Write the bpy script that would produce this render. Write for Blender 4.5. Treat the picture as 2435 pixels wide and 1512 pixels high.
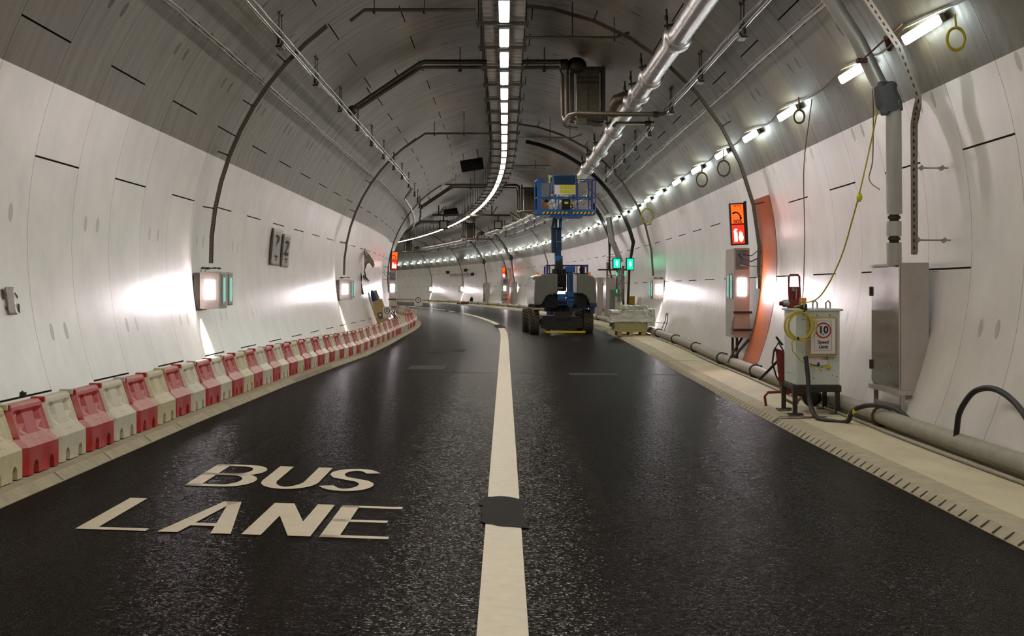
import bpy, bmesh, math, random
from mathutils import Matrix, Vector
random.seed(7)
C = bpy.context.scene.collection
for o in list(bpy.data.objects): bpy.data.objects.remove(o)

# ------------------------------------------------------------------ camera
FPX = 3600.0; CXP = 1217.5; CYP = 687.0; EYE = 1.7
cd = bpy.data.cameras.new('camera'); cam = bpy.data.objects.new('camera', cd); C.objects.link(cam)
cam.location = (0, 0, EYE); cam.rotation_euler = (math.pi/2, 0, 0)
cd.sensor_width = 36.0; cd.lens = FPX/2435*36; cd.shift_y = -(756-CYP)/2435.0
cd.clip_start = .05; cd.clip_end = 600
bpy.context.scene.camera = cam

# ------------------------------------------------------------------ world, exposure
w = bpy.data.worlds.new('world'); bpy.context.scene.world = w; w.use_nodes = True
w.node_tree.nodes['Background'].inputs[0].default_value = (.55, .52, .48, 1)
w.node_tree.nodes['Background'].inputs[1].default_value = .06
vs = bpy.context.scene.view_settings
bpy.context.scene.display_settings.display_device = 'sRGB'
vs.view_transform = 'Standard'; vs.look = 'None'; vs.gamma = 1; vs.use_curve_mapping = False
vs.exposure = 2.02
# lamp strengths (radiance of the luminous faces)
E_CEIL = 13.0; E_BATTEN = 8.0; E_BOX = 31.0; E_SIGN = .36

# ------------------------------------------------------------------ tunnel alignment
RT = 5.33; ZC = 2.24; TC = -.04; ZW = 4.02; RING = 1.75; RING0 = 15.35
def kap(s):
    if s < 46: return 0
    if s > 58: return -1/504.
    return -(s-46)/12/504.
DS = .25; S0 = -30; TAB = []
def _tab():
    th = -.0048; x = -.01-.0048*S0*1.0; x = -.01+(-.0048)*S0; y = S0; s = S0
    while s < 262:
        TAB.append((x, y, th)); th2 = th+kap(s+DS/2)*DS; m = (th+th2)/2
        x += math.sin(m)*DS; y += math.cos(m)*DS; th = th2; s += DS
_tab()
def path(s):
    i = (s-S0)/DS; k = max(0, min(len(TAB)-2, int(i))); t = i-k; a = TAB[k]; b = TAB[k+1]
    return tuple(a[j]+(b[j]-a[j])*t for j in range(3))
def W(s, off, z):
    x, y, th = path(s); return Vector((x+off*math.cos(th), y-off*math.sin(th), z))
def TF(s, off, z, yaw=0):
    th = path(s)[2]
    return Matrix.Translation(W(s, off, z)) @ Matrix.Rotation(-th+yaw, 4, 'Z')
BK = [(-30,-.12),(18,-.12),(25,-.09),(33,-.02),(40,.075),(47,.10),(55,.085),(60,.085),(83,.15),(106,.18),(146,.22),(300,.22)]
RS = [(-30,0),(34,0),(40,.01),(47,.04),(55,.06),(68,.05),(83,0),(300,0)]
def bank(s):
    for (a, b), (c, d) in zip(BK, BK[1:]):
        if s <= c: return b+(d-b)*(s-a)/(c-a)
    return .22
def rise(s):
    for (a, b), (c, d) in zip(RS, RS[1:]):
        if s <= c: return b+(d-b)*(s-a)/(c-a)
    return 0
def gz(s, o): return rise(s)+bank(s)*max(-3.62, min(3.62, o))/3.62          # road surface (level beyond the kerbs)
def wz(s, o): return gz(s, o)+.07+.03*max(0, abs(o)-3.7)                    # walkway surface
def RP(s, psi, inset=0):                     # point on / inside the lining
    a = math.radians(psi); r = RT-inset
    return W(s, TC+r*math.cos(a), ZC+r*math.sin(a))
def RFRAME(s, psi, inset=0):                 # x = along tunnel, z = inward normal, y = around the ring (increasing psi)
    th = path(s)[2]; a = math.radians(psi)
    t = Vector((math.sin(th), math.cos(th), 0)); lat = Vector((math.cos(th), -math.sin(th), 0)); up = Vector((0, 0, 1))
    n = -(lat*math.cos(a)+up*math.sin(a)); y = n.cross(t)
    M = Matrix((t, y, n)).transposed().to_4x4(); M.translation = RP(s, psi, inset); return M

# ------------------------------------------------------------------ object helpers
def tag(o, label=None, cat=None, group=None, kind=None):
    if label: o['label'] = label
    if cat: o['category'] = cat
    if group: o['group'] = group
    if kind: o['kind'] = kind
    return o
def thing(name, label, cat, M, group=None):
    o = bpy.data.objects.new(name, None); C.objects.link(o); o.empty_display_size = .1
    o.matrix_world = M; return tag(o, label, cat, group)
def copytree(o, M, label=None, group=None):
    c = o.copy(); C.objects.link(c); c.matrix_world = M
    if label: c['label'] = label
    if group: c['group'] = group
    for ch in KIDS.get(o.name, []):
        d = ch.copy(); C.objects.link(d); d.parent = c
        for g in KIDS.get(ch.name, []):
            e = g.copy(); C.objects.link(e); e.parent = d
    return c
KIDS = {}
class MB:
    def __init__(s): s.v = []; s.f = []; s.m = []; s.sm = []; s.uv = None
    def add(s, vs_, fs, mi=0, sm=False):
        b = len(s.v); s.v += [tuple(p) for p in vs_]
        for f in fs: s.f.append([b+i for i in f]); s.m.append(mi); s.sm.append(sm)
        return s
    def box(s, lo, hi, mi=0, M=None):
        x0, y0, z0 = lo; x1, y1, z1 = hi
        p = [Vector(q) for q in ((x0,y0,z0),(x1,y0,z0),(x1,y1,z0),(x0,y1,z0),(x0,y0,z1),(x1,y0,z1),(x1,y1,z1),(x0,y1,z1))]
        if M: p = [M @ q for q in p]
        return s.add(p, [(0,3,2,1),(4,5,6,7),(0,1,5,4),(1,2,6,5),(2,3,7,6),(3,0,4,7)], mi)
    def cbox(s, c, d, mi=0, M=None):
        return s.box([c[i]-d[i]/2 for i in range(3)], [c[i]+d[i]/2 for i in range(3)], mi, M)
    def bar(s, a, b, wd, ht, mi=0, up=(0,0,1)):
        a = Vector(a); b = Vector(b); t = (b-a).normalized(); u = Vector(up)
        if abs(t.dot(u)) > .97: u = Vector((0, 1, 0))
        x = t.cross(u).normalized(); y = x.cross(t)
        p = [q+x*i*wd/2+y*j*ht/2 for q in (a, b) for i, j in ((-1,-1),(1,-1),(1,1),(-1,1))]
        return s.add(p, [(0,1,2,3),(7,6,5,4),(0,4,5,1),(1,5,6,2),(2,6,7,3),(3,7,4,0)], mi)
    def tube(s, pts, r, n=10, mi=0, closed=False, cap=True):
        pts = [Vector(p) for p in pts]; N = len(pts); rr = r if isinstance(r, (list, tuple)) else [r]*N
        vv = []; u = None
        for i, p in enumerate(pts):
            if closed: t = (pts[(i+1) % N]-pts[i-1])
            else: t = pts[min(i+1, N-1)]-pts[max(i-1, 0)]
            if t.length < 1e-9: t = Vector((0, 0, 1))
            t.normalize()
            if u is None:
                u = t.orthogonal().normalized()
            u = (u-t*u.dot(t))
            if u.length < 1e-6: u = t.orthogonal()
            u.normalize(); v = t.cross(u)
            k = 1.0
            if 0 < i < N-1 and not closed:
                c = (pts[i]-pts[i-1]).normalized().dot((pts[i+1]-pts[i]).normalized()); k = min(1.35, 1/max(.4, math.sqrt((1+c)/2)))
            for j in range(n):
                a = 2*math.pi*j/n; vv.append(p+(u*math.cos(a)+v*math.sin(a))*rr[i]*k)
        fs = []
        for i in range(N if closed else N-1):
            i2 = (i+1) % N
            for j in range(n):
                j2 = (j+1) % n; fs.append((i*n+j, i*n+j2, i2*n+j2, i2*n+j))
        s.add(vv, fs, mi, True)
        if cap and not closed:
            b = len(s.v)-len(vv)
            s.f.append([b+j for j in range(n)][::-1]); s.m.append(mi); s.sm.append(False)
            s.f.append([b+(N-1)*n+j for j in range(n)]); s.m.append(mi); s.sm.append(False)
        return s
    def cyl(s, a, b, r, n=16, mi=0): return s.tube([a, b], r, n, mi)
    def lathe(s, prof, a, d, n=20, mi=0):       # prof: (radius, distance along d)
        a = Vector(a); d = Vector(d).normalized()
        u = d.orthogonal().normalized(); v = d.cross(u); vv = []; N = len(prof)
        for r, h in prof: vv += [a+d*h+(u*math.cos(2*math.pi*j/n)+v*math.sin(2*math.pi*j/n))*max(r, 1e-4) for j in range(n)]
        fs = [(i*n+j, i*n+(j+1) % n, (i+1)*n+(j+1) % n, (i+1)*n+j) for i in range(N-1) for j in range(n)]
        s.add(vv, fs, mi, n > 12); b = len(s.v)-len(vv)
        for q in (list(range(n))[::-1], [(N-1)*n+j for j in range(n)]): s.f.append([b+j for j in q]); s.m.append(mi); s.sm.append(False)
        return s
    def prism(s, poly, o, x, y, d, mi=0, sm=False):    # polygon in plane (x,y) at o, extruded by vector d
        o = Vector(o); x = Vector(x); y = Vector(y); d = Vector(d); n = len(poly)
        p = [o+x*a+y*b for a, b in poly]; p += [q+d for q in p]
        return s.add(p, [tuple(range(n))[::-1], tuple(range(n, 2*n))]+[(i, (i+1) % n, n+(i+1) % n, n+i) for i in range(n)], mi, sm)
    def flat(s, poly, o, x, y, mi=0):
        o = Vector(o); x = Vector(x); y = Vector(y)
        return s.add([o+x*a+y*b for a, b in poly], [tuple(range(len(poly)))], mi)
    def sweep(s, prof, frames, closed=False, mi=0, sm=False, cap=True):   # frames: (p, X, Y)
        n = len(prof); vv = []
        for p, X, Y in frames: vv += [p+X*a+Y*b for a, b in prof]
        fs = []
        for i in range(len(frames)-1):
            for j in range(n if closed else n-1):
                j2 = (j+1) % n; fs.append((i*n+j, i*n+j2, (i+1)*n+j2, (i+1)*n+j))
        s.add(vv, fs, mi, sm)
        if closed and cap:
            b = len(s.v)-len(vv)
            s.f.append([b+j for j in range(n)][::-1]); s.m.append(mi); s.sm.append(False)
            s.f.append([b+(len(frames)-1)*n+j for j in range(n)]); s.m.append(mi); s.sm.append(False)
        return s
    def ellipsoid(s, c, r, n=12, m=8, mi=0):
        c = Vector(c); vv = []; fs = []
        for i in range(m+1):
            a = math.pi*i/m
            for j in range(n):
                b = 2*math.pi*j/n; vv.append(c+Vector((r[0]*math.sin(a)*math.cos(b), r[1]*math.sin(a)*math.sin(b), r[2]*math.cos(a))))
        for i in range(m):
            for j in range(n): fs.append((i*n+j, (i+1)*n+j, (i+1)*n+(j+1) % n, i*n+(j+1) % n))
        return s.add(vv, fs, mi, True)
    def build(s, name, mats, parent=None, bevel=0, origin=None, solid=0, subsurf=0, uv=None):
        me = bpy.data.meshes.new(name); vv = s.v
        if origin is not None: vv = [tuple(Vector(p)-Vector(origin)) for p in vv]
        me.from_pydata(vv, [], s.f)
        if not isinstance(mats, (list, tuple)): mats = [mats]
        for m in mats: me.materials.append(m)
        me.polygons.foreach_set('material_index', s.m); me.polygons.foreach_set('use_smooth', s.sm)
        if uv:
            l = me.uv_layers.new(name='uv'); d = []
            for p in me.polygons:
                for vi in p.vertices: d += uv[vi]
            l.data.foreach_set('uv', d)
        me.validate(); me.update()
        if any(s.sm): me.set_sharp_from_angle(angle=1.15)
        bm = bmesh.new(); bm.from_mesh(me); bmesh.ops.recalc_face_normals(bm, faces=bm.faces) if not uv else None
        bm.to_mesh(me); bm.free()
        ob = bpy.data.objects.new(name, me); C.objects.link(ob)
        if origin is not None: ob.location = origin
        if parent: ob.parent = parent; KIDS.setdefault(parent.name, []).append(ob)
        if bevel:
            b = ob.modifiers.new('bevel', 'BEVEL'); b.width = bevel; b.segments = 2; b.limit_method = 'ANGLE'; b.angle_limit = .6
        if solid:
            b = ob.modifiers.new('solid', 'SOLIDIFY'); b.thickness = solid
        if subsurf:
            b = ob.modifiers.new('sub', 'SUBSURF'); b.levels = subsurf; b.render_levels = subsurf
        return ob
def text_mb(mb, txt, o, x, y, size, mi=0, align='CENTER', bold=0, depth=0):
    """writing as real mesh: lies in the plane (x, y) at o"""
    cu = bpy.data.curves.new('t', 'FONT'); cu.body = txt; cu.size = size; cu.align_x = align; cu.align_y = 'CENTER'
    cu.offset = bold; cu.resolution_u = 3
    ob = bpy.data.objects.new('t', cu); C.objects.link(ob)
    me = bpy.data.meshes.new_from_object(ob); o = Vector(o); x = Vector(x).normalized(); y = Vector(y).normalized()
    mb.add([o+x*v.co.x+y*v.co.y for v in me.vertices], [tuple(p.vertices) for p in me.polygons], mi)
    bpy.data.objects.remove(ob); bpy.data.curves.remove(cu); bpy.data.meshes.remove(me)
def ordn(n):
    return '%d%s' % (n, 'th' if 10 <= n % 100 <= 20 else {1:'st',2:'nd',3:'rd'}.get(n % 10, 'th'))

# ------------------------------------------------------------------ materials
def lin(c):
    return tuple((v/12.92 if v <= .04045 else ((v+.055)/1.055)**2.4) for v in [k/255 for k in c])+(1,)
def nodes(m): return m.node_tree.nodes, m.node_tree.links
def mat(name, rgb, rough=.6, metal=0, var=.12, scale=8, bump=0, bscale=40, dust=0, dustcol=(175,165,150), emit=None, es=0, spec=.5, coat=0, rvar=0, stretch=None):
    m = bpy.data.materials.new(name); m.use_nodes = True; N, L = nodes(m); b = N['Principled BSDF']
    b.inputs['Roughness'].default_value = rough; b.inputs['Metallic'].default_value = metal
    b.inputs['Specular IOR Level'].default_value = spec; b.inputs['Coat Weight'].default_value = coat
    c = lin(rgb); tc = N.new('ShaderNodeTexCoord'); src = tc.outputs['Object']
    if stretch:
        mp = N.new('ShaderNodeMapping'); mp.inputs['Scale'].default_value = stretch; L.new(src, mp.inputs[0]); src = mp.outputs[0]
    nz = N.new('ShaderNodeTexNoise'); nz.inputs['Scale'].default_value = scale; nz.inputs['Detail'].default_value = 5
    nz.inputs['Roughness'].default_value = .65; L.new(src, nz.inputs['Vector'])
    mx = N.new('ShaderNodeMix'); mx.data_type = 'RGBA'
    mx.inputs[6].default_value = tuple(v*(1-var) for v in c[:3])+(1,); mx.inputs[7].default_value = tuple(min(1, v*(1+var)) for v in c[:3])+(1,)
    rp = N.new('ShaderNodeMapRange'); rp.inputs[1].default_value = .3; rp.inputs[2].default_value = .7; L.new(nz.outputs[0], rp.inputs[0]); L.new(rp.outputs[0], mx.inputs[0])
    out = mx.outputs[2]
    if dust:
        g = N.new('ShaderNodeNewGeometry'); sx = N.new('ShaderNodeSeparateXYZ'); L.new(g.outputs['Normal'], sx.inputs[0])
        r = N.new('ShaderNodeMapRange'); r.inputs[1].default_value = .05; r.inputs[2].default_value = .7; r.inputs[4].default_value = dust; L.new(sx.outputs[2], r.inputs[0])
        ml = N.new('ShaderNodeMath'); ml.operation = 'MULTIPLY_ADD'; L.new(nz.outputs[0], ml.inputs[0]); ml.inputs[1].default_value = .7; ml.inputs[2].default_value = .3
        m2 = N.new('ShaderNodeMath'); m2.operation = 'MULTIPLY'; L.new(ml.outputs[0], m2.inputs[0]); L.new(r.outputs[0], m2.inputs[1])
        a = N.new('ShaderNodeMath'); a.operation = 'ADD'; L.new(m2.outputs[0], a.inputs[0])
        n2 = N.new('ShaderNodeTexNoise'); n2.inputs['Scale'].default_value = scale*.6; L.new(src, n2.inputs['Vector'])
        r2 = N.new('ShaderNodeMapRange'); r2.inputs[1].default_value = .5; r2.inputs[2].default_value = .75; r2.inputs[4].default_value = dust*.5; L.new(n2.outputs[0], r2.inputs[0]); L.new(r2.outputs[0], a.inputs[1])
        m3 = N.new('ShaderNodeMix'); m3.data_type = 'RGBA'; L.new(a.outputs[0], m3.inputs[0]); L.new(out, m3.inputs[6]); m3.inputs[7].default_value = lin(dustcol); out = m3.outputs[2]
    L.new(out, b.inputs['Base Color'])
    if rvar:
        r = N.new('ShaderNodeMapRange'); r.inputs[1].default_value = .3; r.inputs[2].default_value = .7; r.inputs[3].default_value = max(.02, rough-rvar); r.inputs[4].default_value = min(1, rough+rvar)
        L.new(nz.outputs[0], r.inputs[0]); L.new(r.outputs[0], b.inputs['Roughness'])
    if bump:
        n3 = N.new('ShaderNodeTexNoise'); n3.inputs['Scale'].default_value = bscale; n3.inputs['Detail'].default_value = 4; L.new(src, n3.inputs['Vector'])
        bp = N.new('ShaderNodeBump'); bp.inputs['Strength'].default_value = bump; bp.inputs['Distance'].default_value = .01; L.new(n3.outputs[0], bp.inputs['Height']); L.new(bp.outputs[0], b.inputs['Normal'])
    if emit:
        b.inputs['Emission Color'].default_value = lin(emit); b.inputs['Emission Strength'].default_value = es
    return m
def lamp_mat(name, rgb, es):
    m = bpy.data.materials.new(name); m.use_nodes = True; N, L = nodes(m); b = N['Principled BSDF']
    b.inputs['Base Color'].default_value = (.8, .8, .8, 1) if min(rgb) > 200 else tuple(k*.3 for k in lin(rgb)[:3])+(1,); b.inputs['Emission Color'].default_value = lin(rgb); b.inputs['Emission Strength'].default_value = es
    return m

class G:    # tiny node-math helper
    def __init__(s, m): s.N, s.L = nodes(m)
    def m(s, op, a, b=None, c=None, clamp=False):
        n = s.N.new('ShaderNodeMath'); n.operation = op; n.use_clamp = clamp
        for i, v in enumerate((a, b, c)):
            if v is None: continue
            if isinstance(v, (int, float)): n.inputs[i].default_value = v
            else: s.L.new(v, n.inputs[i])
        return n.outputs[0]
    def noise(s, vec, scale, detail=4, rough=.6, w=None):
        n = s.N.new('ShaderNodeTexNoise'); n.inputs['Scale'].default_value = scale; n.inputs['Detail'].default_value = detail; n.inputs['Roughness'].default_value = rough
        s.L.new(vec, n.inputs['Vector']); return n.outputs[0]
    def map(s, v, a, b, c=0, d=1):
        n = s.N.new('ShaderNodeMapRange'); s.L.new(v, n.inputs[0])
        for i, k in enumerate((a, b, c, d)): n.inputs[i+1].default_value = k
        return n.outputs[0]
    def mix(s, f, a, b, mode='MIX'):
        n = s.N.new('ShaderNodeMix'); n.data_type = 'RGBA'; n.blend_type = mode
        for k, v in ((0, f), (6, a), (7, b)):
            if isinstance(v, (int, float)): n.inputs[k].default_value = v
            elif isinstance(v, tuple): n.inputs[k].default_value = v
            else: s.L.new(v, n.inputs[k])
        return n.outputs[2]
    def xyz(s, x, y, z=0):
        n = s.N.new('ShaderNodeCombineXYZ')
        for i, v in enumerate((x, y, z)):
            if isinstance(v, (int, float)): n.inputs[i].default_value = v
            else: s.L.new(v, n.inputs[i])
        return n.outputs[0]

def lining_mat(name, rgb, white, side):
    """segmental lining: uv.x = metres along the tunnel, uv.y = ring angle in degrees"""
    m = bpy.data.materials.new(name); m.use_nodes = True; g = G(m); b = g.N['Principled BSDF']
    uv = g.N.new('ShaderNodeUVMap'); uv.uv_map = 'uv'; sp = g.N.new('ShaderNodeSeparateXYZ'); g.L.new(uv.outputs[0], sp.inputs[0])
    u, v = sp.outputs[0], sp.outputs[1]
    wob = g.noise(g.xyz(g.m('MULTIPLY', u, .8), g.m('MULTIPLY', v, .12)), 1.0, 2)
    us = g.m('MULTIPLY_ADD', wob, .03, u)
    ru = g.m('DIVIDE', g.m('SUBTRACT', us, RING0-RING*40), RING); ri = g.m('FLOOR', ru); rf = g.m('SUBTRACT', ru, ri)
    rd = g.m('MULTIPLY', g.m('MINIMUM', rf, g.m('SUBTRACT', 1, rf)), RING)         # metres from nearest ring joint
    ring = g.map(rd, .005, .012, 1, 0)
    par = g.m('MODULO', ri, 2)                                                     # 0 even, 1 odd
    if side == 'L': base = g.m('MULTIPLY_ADD', par, 14.4, 155.2)
    elif side == 'R': base = g.m('MULTIPLY_ADD', par, -14.4, 11.2)
    else:
        lf = g.m('GREATER_THAN', v, 96)
        bl = g.m('MULTIPLY_ADD', par, 14.4, 155.2); br = g.m('MULTIPLY_ADD', par, -14.4, 11.2)
        base = g.m('ADD', g.m('MULTIPLY', lf, bl), g.m('MULTIPLY', g.m('SUBTRACT', 1, lf), br))
    q = g.m('DIVIDE', g.m('SUBTRACT', v, g.m('SUBTRACT', base, 432)), 43.2); qi = g.m('FLOOR', q); qf = g.m('SUBTRACT', q, qi)
    jd = g.m('MULTIPLY', g.m('MINIMUM', qf, g.m('SUBTRACT', 1, qf)), 43.2*math.pi/180*RT)
    seg = g.map(jd, .009, .015, 1, 0)
    # bolt pockets, a pair per segment
    du = g.m('SUBTRACT', g.m('ABSOLUTE', g.m('MULTIPLY', g.m('SUBTRACT', rf, .5), RING)), .28)
    dv = g.m('MULTIPLY', g.m('SUBTRACT', qf, .5), 43.2*math.pi/180*RT)
    pk = g.m('SQRT', g.m('ADD', g.m('POWER', g.m('DIVIDE', du, .075), 2), g.m('POWER', g.m('DIVIDE', dv, .105), 2)))
    pocket = g.map(pk, .9, 1.05, 1, 0)
    # casting marks: faint extra bolt boxes near the ring joints
    d2 = g.m('SUBTRACT', g.m('ABSOLUTE', g.m('MULTIPLY', g.m('SUBTRACT', qf, .5), 43.2*math.pi/180*RT)), 1.05)
    pk2 = g.m('SQRT', g.m('ADD', g.m('POWER', g.m('DIVIDE', g.m('SUBTRACT', rd, .07), .016), 2), g.m('POWER', g.m('DIVIDE', d2, .03), 2)))
    dot = g.map(pk2, .8, 1.2, .55, 0)
    wn = g.N.new('ShaderNodeTexWhiteNoise'); wn.noise_dimensions = '2D'; g.L.new(g.xyz(ri, qi), wn.inputs['Vector'])
    tone = wn.outputs['Value']
    vm = g.m('MULTIPLY', v, .093)                                                   # metres round the ring
    blotch = g.noise(g.xyz(u, vm), 1.1, 5)
    fine = g.noise(g.xyz(u, vm), 9, 5)
    streak = g.noise(g.xyz(g.m('MULTIPLY', u, 5), g.m('MULTIPLY', vm, .35)), 1.0, 1.5, .5)
    c = lin(rgb)
    k = .10 if white else .20
    dk = tuple(x*(1-k) for x in c[:3])+(1,); lt = tuple(min(1, x*(1+k)) for x in c[:3])+(1,)
    col = g.mix(g.map(blotch, .3, .7), dk, lt)
    col = g.mix(g.m('MULTIPLY', g.map(tone, 0, 1), .35 if not white else .18), col, tuple(x*.72 for x in c[:3])+(1,) if not white else tuple(x*.8 for x in c[:3])+(1,))
    col = g.mix(g.m('MULTIPLY', g.map(streak, .52, .78), .14 if not white else .06), col, tuple(x*.55 for x in c[:3])+(1,))
    # drip stains running down from the pockets
    drp = g.m('MULTIPLY', g.m('MULTIPLY', g.map(g.m('ABSOLUTE', du), .0, .13, 1, 0), g.map(dv, -.9, 0, 0, 1)), g.map(dv, 0, .05, 1, 0))
    if side == 'L' or side == 'C': drp = g.m('MULTIPLY', g.m('MULTIPLY', g.map(g.m('ABSOLUTE', du), .0, .13, 1, 0), g.map(g.m('ABSOLUTE', dv), 0, .9, 1, 0)), g.map(streak, .4, .6))
    else: drp = g.m('MULTIPLY', drp, g.map(streak, .4, .6))
    if not white: col = g.mix(g.m('MULTIPLY', drp, .45), col, lin((120,112,100)) if white else tuple(x*.45 for x in c[:3])+(1,))
    col = g.mix(g.m('MULTIPLY', pocket, .6 if white else .8), col, lin((128,122,110)) if white else lin((28,25,20)))
    col = g.mix(g.m('MULTIPLY', dot, .5), col, lin((225,222,215)) if white else lin((50,46,40)))
    col = g.mix(g.m('MULTIPLY', ring, .72 if white else .85), col, lin((88,80,70)) if white else lin((28,24,18)))
    col = g.mix(seg, col, lin((38,34,28)) if white else lin((14,12,9)))
    if side == 'C':   # long faint band of bare, browner concrete at each side of the crown
        bnd = g.m('MULTIPLY', g.map(g.m('ABSOLUTE', g.m('SUBTRACT', g.m('ABSOLUTE', g.m('SUBTRACT', v, 90)), 20)), 4, 6, 1, 0), g.map(g.noise(g.xyz(g.m('MULTIPLY', ri, 3.1), 0), .35, 1), .5, .52))
        col = g.mix(g.m('MULTIPLY', bnd, .6), col, lin((120,100,68)))
        bl = g.m('MULTIPLY', g.map(g.m('ABSOLUTE', g.m('SUBTRACT', v, 139.2)), 1.0, 1.1, 1, 0), .45); col = g.mix(bl, col, lin((80,66,40)))  # separate narrow olive-brown stripe in the colour along the left vault
    g.L.new(col, b.inputs['Base Color'])
    gap = g.m('SUBTRACT', 1, g.m('MAXIMUM', seg, g.m('MAXIMUM', g.m('MULTIPLY', ring, .8), g.m('MULTIPLY', pocket, .6))))
    tg = g.N.new('ShaderNodeTangent'); tg.direction_type = 'UV_MAP'; tg.uv_map = 'uv'; g.L.new(tg.outputs[0], b.inputs['Tangent'])
    b.inputs['Anisotropic'].default_value = .6 if white else .8; b.inputs['Anisotropic Rotation'].default_value = .25; b.inputs['IOR'].default_value = 1.5
    if white:
        ro = g.m('MULTIPLY_ADD', g.map(streak, .3, .7), .12, .33); ro = g.m('MULTIPLY_ADD', g.map(fine, .3, .7), .05, ro)
        g.L.new(g.m('MULTIPLY', gap, .7), b.inputs['Specular IOR Level']); g.L.new(gap, b.inputs['Coat Weight']); b.inputs['Coat Roughness'].default_value = .23; b.inputs['Coat IOR'].default_value = 1.8
    else:
        ro = g.m('MULTIPLY_ADD', g.map(streak, .3, .7), .14, .36); g.L.new(g.m('MULTIPLY', gap, .5), b.inputs['Specular IOR Level'])
    g.L.new(ro, b.inputs['Roughness'])
    h = g.m('ADD', g.m('ADD', g.m('MULTIPLY', ring, -.003), g.m('MULTIPLY', seg, -.002)), g.m('MULTIPLY', pocket, -.012))
    # neighbouring segments do not sit perfectly flush
    h = g.m('ADD', h, g.m('MULTIPLY', streak, .0010)); h = g.m('ADD', h, g.m('MULTIPLY', blotch, .02))
    bp = g.N.new('ShaderNodeBump'); bp.inputs['Strength'].default_value = .8; bp.inputs['Distance'].default_value = 1.0; g.L.new(h, bp.inputs['Height']); g.L.new(bp.outputs[0], b.inputs['Normal'])
    return m

def asphalt_mat():
    m = bpy.data.materials.new('asphalt'); m.use_nodes = True; g = G(m); b = g.N['Principled BSDF']
    tc = g.N.new('ShaderNodeTexCoord'); v = tc.outputs['Object']
    sp = g.N.new('ShaderNodeSeparateXYZ'); g.L.new(v, sp.inputs[0])
    fine = g.noise(v, 95, 3, .8); mid = g.noise(v, 26, 3, .6); big = g.noise(v, .35, 4)
    trk = g.noise(g.xyz(g.m('MULTIPLY', sp.outputs[0], 1.6), g.m('MULTIPLY', sp.outputs[1], .05)), 1, 3)
    col = g.mix(g.map(fine, .35, .68), lin((9,7,6)), lin((48,41,35)))
    col = g.mix(g.m('MULTIPLY', g.map(big, .35, .65), .4), col, lin((34,28,25)))
    col = g.mix(g.m('MULTIPLY', g.map(trk, .52, .72), .25), col, lin((58,50,45)))
    vo = g.N.new('ShaderNodeTexVoronoi'); vo.inputs['Scale'].default_value = 75; g.L.new(v, vo.inputs['Vector'])
    g.N.remove(b); df = g.N.new('ShaderNodeBsdfDiffuse'); gl = g.N.new('ShaderNodeBsdfGlossy'); ad = g.N.new('ShaderNodeAddShader')
    g.L.new(col, df.inputs['Color']); gl.inputs['Roughness'].default_value = .21
    lw = g.N.new('ShaderNodeLayerWeight'); lw.inputs[0].default_value = .5
    gk = g.m('MULTIPLY_ADD', g.m('POWER', g.map(fine, .35, .7), 2), .085, .012)
    gk = g.m('MULTIPLY_ADD', g.m('POWER', lw.outputs['Facing'], 20), .17, gk)
    cc = g.N.new('ShaderNodeCombineColor'); [g.L.new(gk, cc.inputs[i]) for i in range(3)]; g.L.new(cc.outputs[0], gl.inputs['Color'])
    g.L.new(df.outputs[0], ad.inputs[0]); g.L.new(gl.outputs[0], ad.inputs[1]); g.L.new(ad.outputs[0], g.N['Material Output'].inputs[0])
    h = g.m('ADD', g.m('MULTIPLY', fine, .55), g.m('MULTIPLY', vo.outputs['Distance'], .8))
    bp = g.N.new('ShaderNodeBump'); bp.inputs['Strength'].default_value = 1.0; bp.inputs['Distance'].default_value = .012; g.L.new(h, bp.inputs['Height']); g.L.new(bp.outputs[0], df.inputs['Normal'])
    # every stone of the surface is a small facet with its own tilt
    ge = g.N.new('ShaderNodeNewGeometry'); v1 = g.N.new('ShaderNodeVectorMath'); v1.operation = 'SUBTRACT'; g.L.new(vo.outputs['Color'], v1.inputs[0]); v1.inputs[1].default_value = (.5, .5, .5)
    v2 = g.N.new('ShaderNodeVectorMath'); v2.operation = 'MULTIPLY'; g.L.new(v1.outputs[0], v2.inputs[0]); v2.inputs[1].default_value = (.36, .36, .1)
    v3 = g.N.new('ShaderNodeVectorMath'); v3.operation = 'ADD'; g.L.new(v2.outputs[0], v3.inputs[0]); g.L.new(ge.outputs['Normal'], v3.inputs[1])
    v4 = g.N.new('ShaderNodeVectorMath'); v4.operation = 'NORMALIZE'; g.L.new(v3.outputs[0], v4.inputs[0]); g.L.new(v4.outputs[0], gl.inputs['Normal'])
    return m
def slot_mat(name, rgb, dark, pitch, metal=.9):
    """galvanised channel with punched slots; uv.x metres along, uv.y 0..1 across"""
    m = mat(name, rgb, .38, metal, .15, 30); g = G(m); b = g.N['Principled BSDF']
    uv = g.N.new('ShaderNodeUVMap'); uv.uv_map = 'uv'; sp = g.N.new('ShaderNodeSeparateXYZ'); g.L.new(uv.outputs[0], sp.inputs[0])
    f = g.m('FRACT', g.m('DIVIDE', sp.outputs[0], pitch)); vf = g.m('FRACT', sp.outputs[1]); du = g.m('DIVIDE', g.m('SUBTRACT', f, .5), .3); dv = g.m('DIVIDE', g.m('SUBTRACT', vf, .5), .14)
    d = g.m('ADD', g.m('POWER', du, 2), g.m('POWER', dv, 2)); k = g.map(d, .85, 1.1, 1, 0)
    old = b.inputs['Base Color'].links[0].from_socket
    g.L.new(g.mix(k, old, lin(dark)), b.inputs['Base Color']); g.L.new(g.m('MULTIPLY', g.m('SUBTRACT', 1, k), metal), b.inputs['Metallic'])
    return m
M_ = {}
M_['wallL'] = lining_mat('white_wall_paint_left', (226,221,214), True, 'L')
M_['wallR'] = lining_mat('white_wall_paint_right', (226,221,214), True, 'R')
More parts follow.
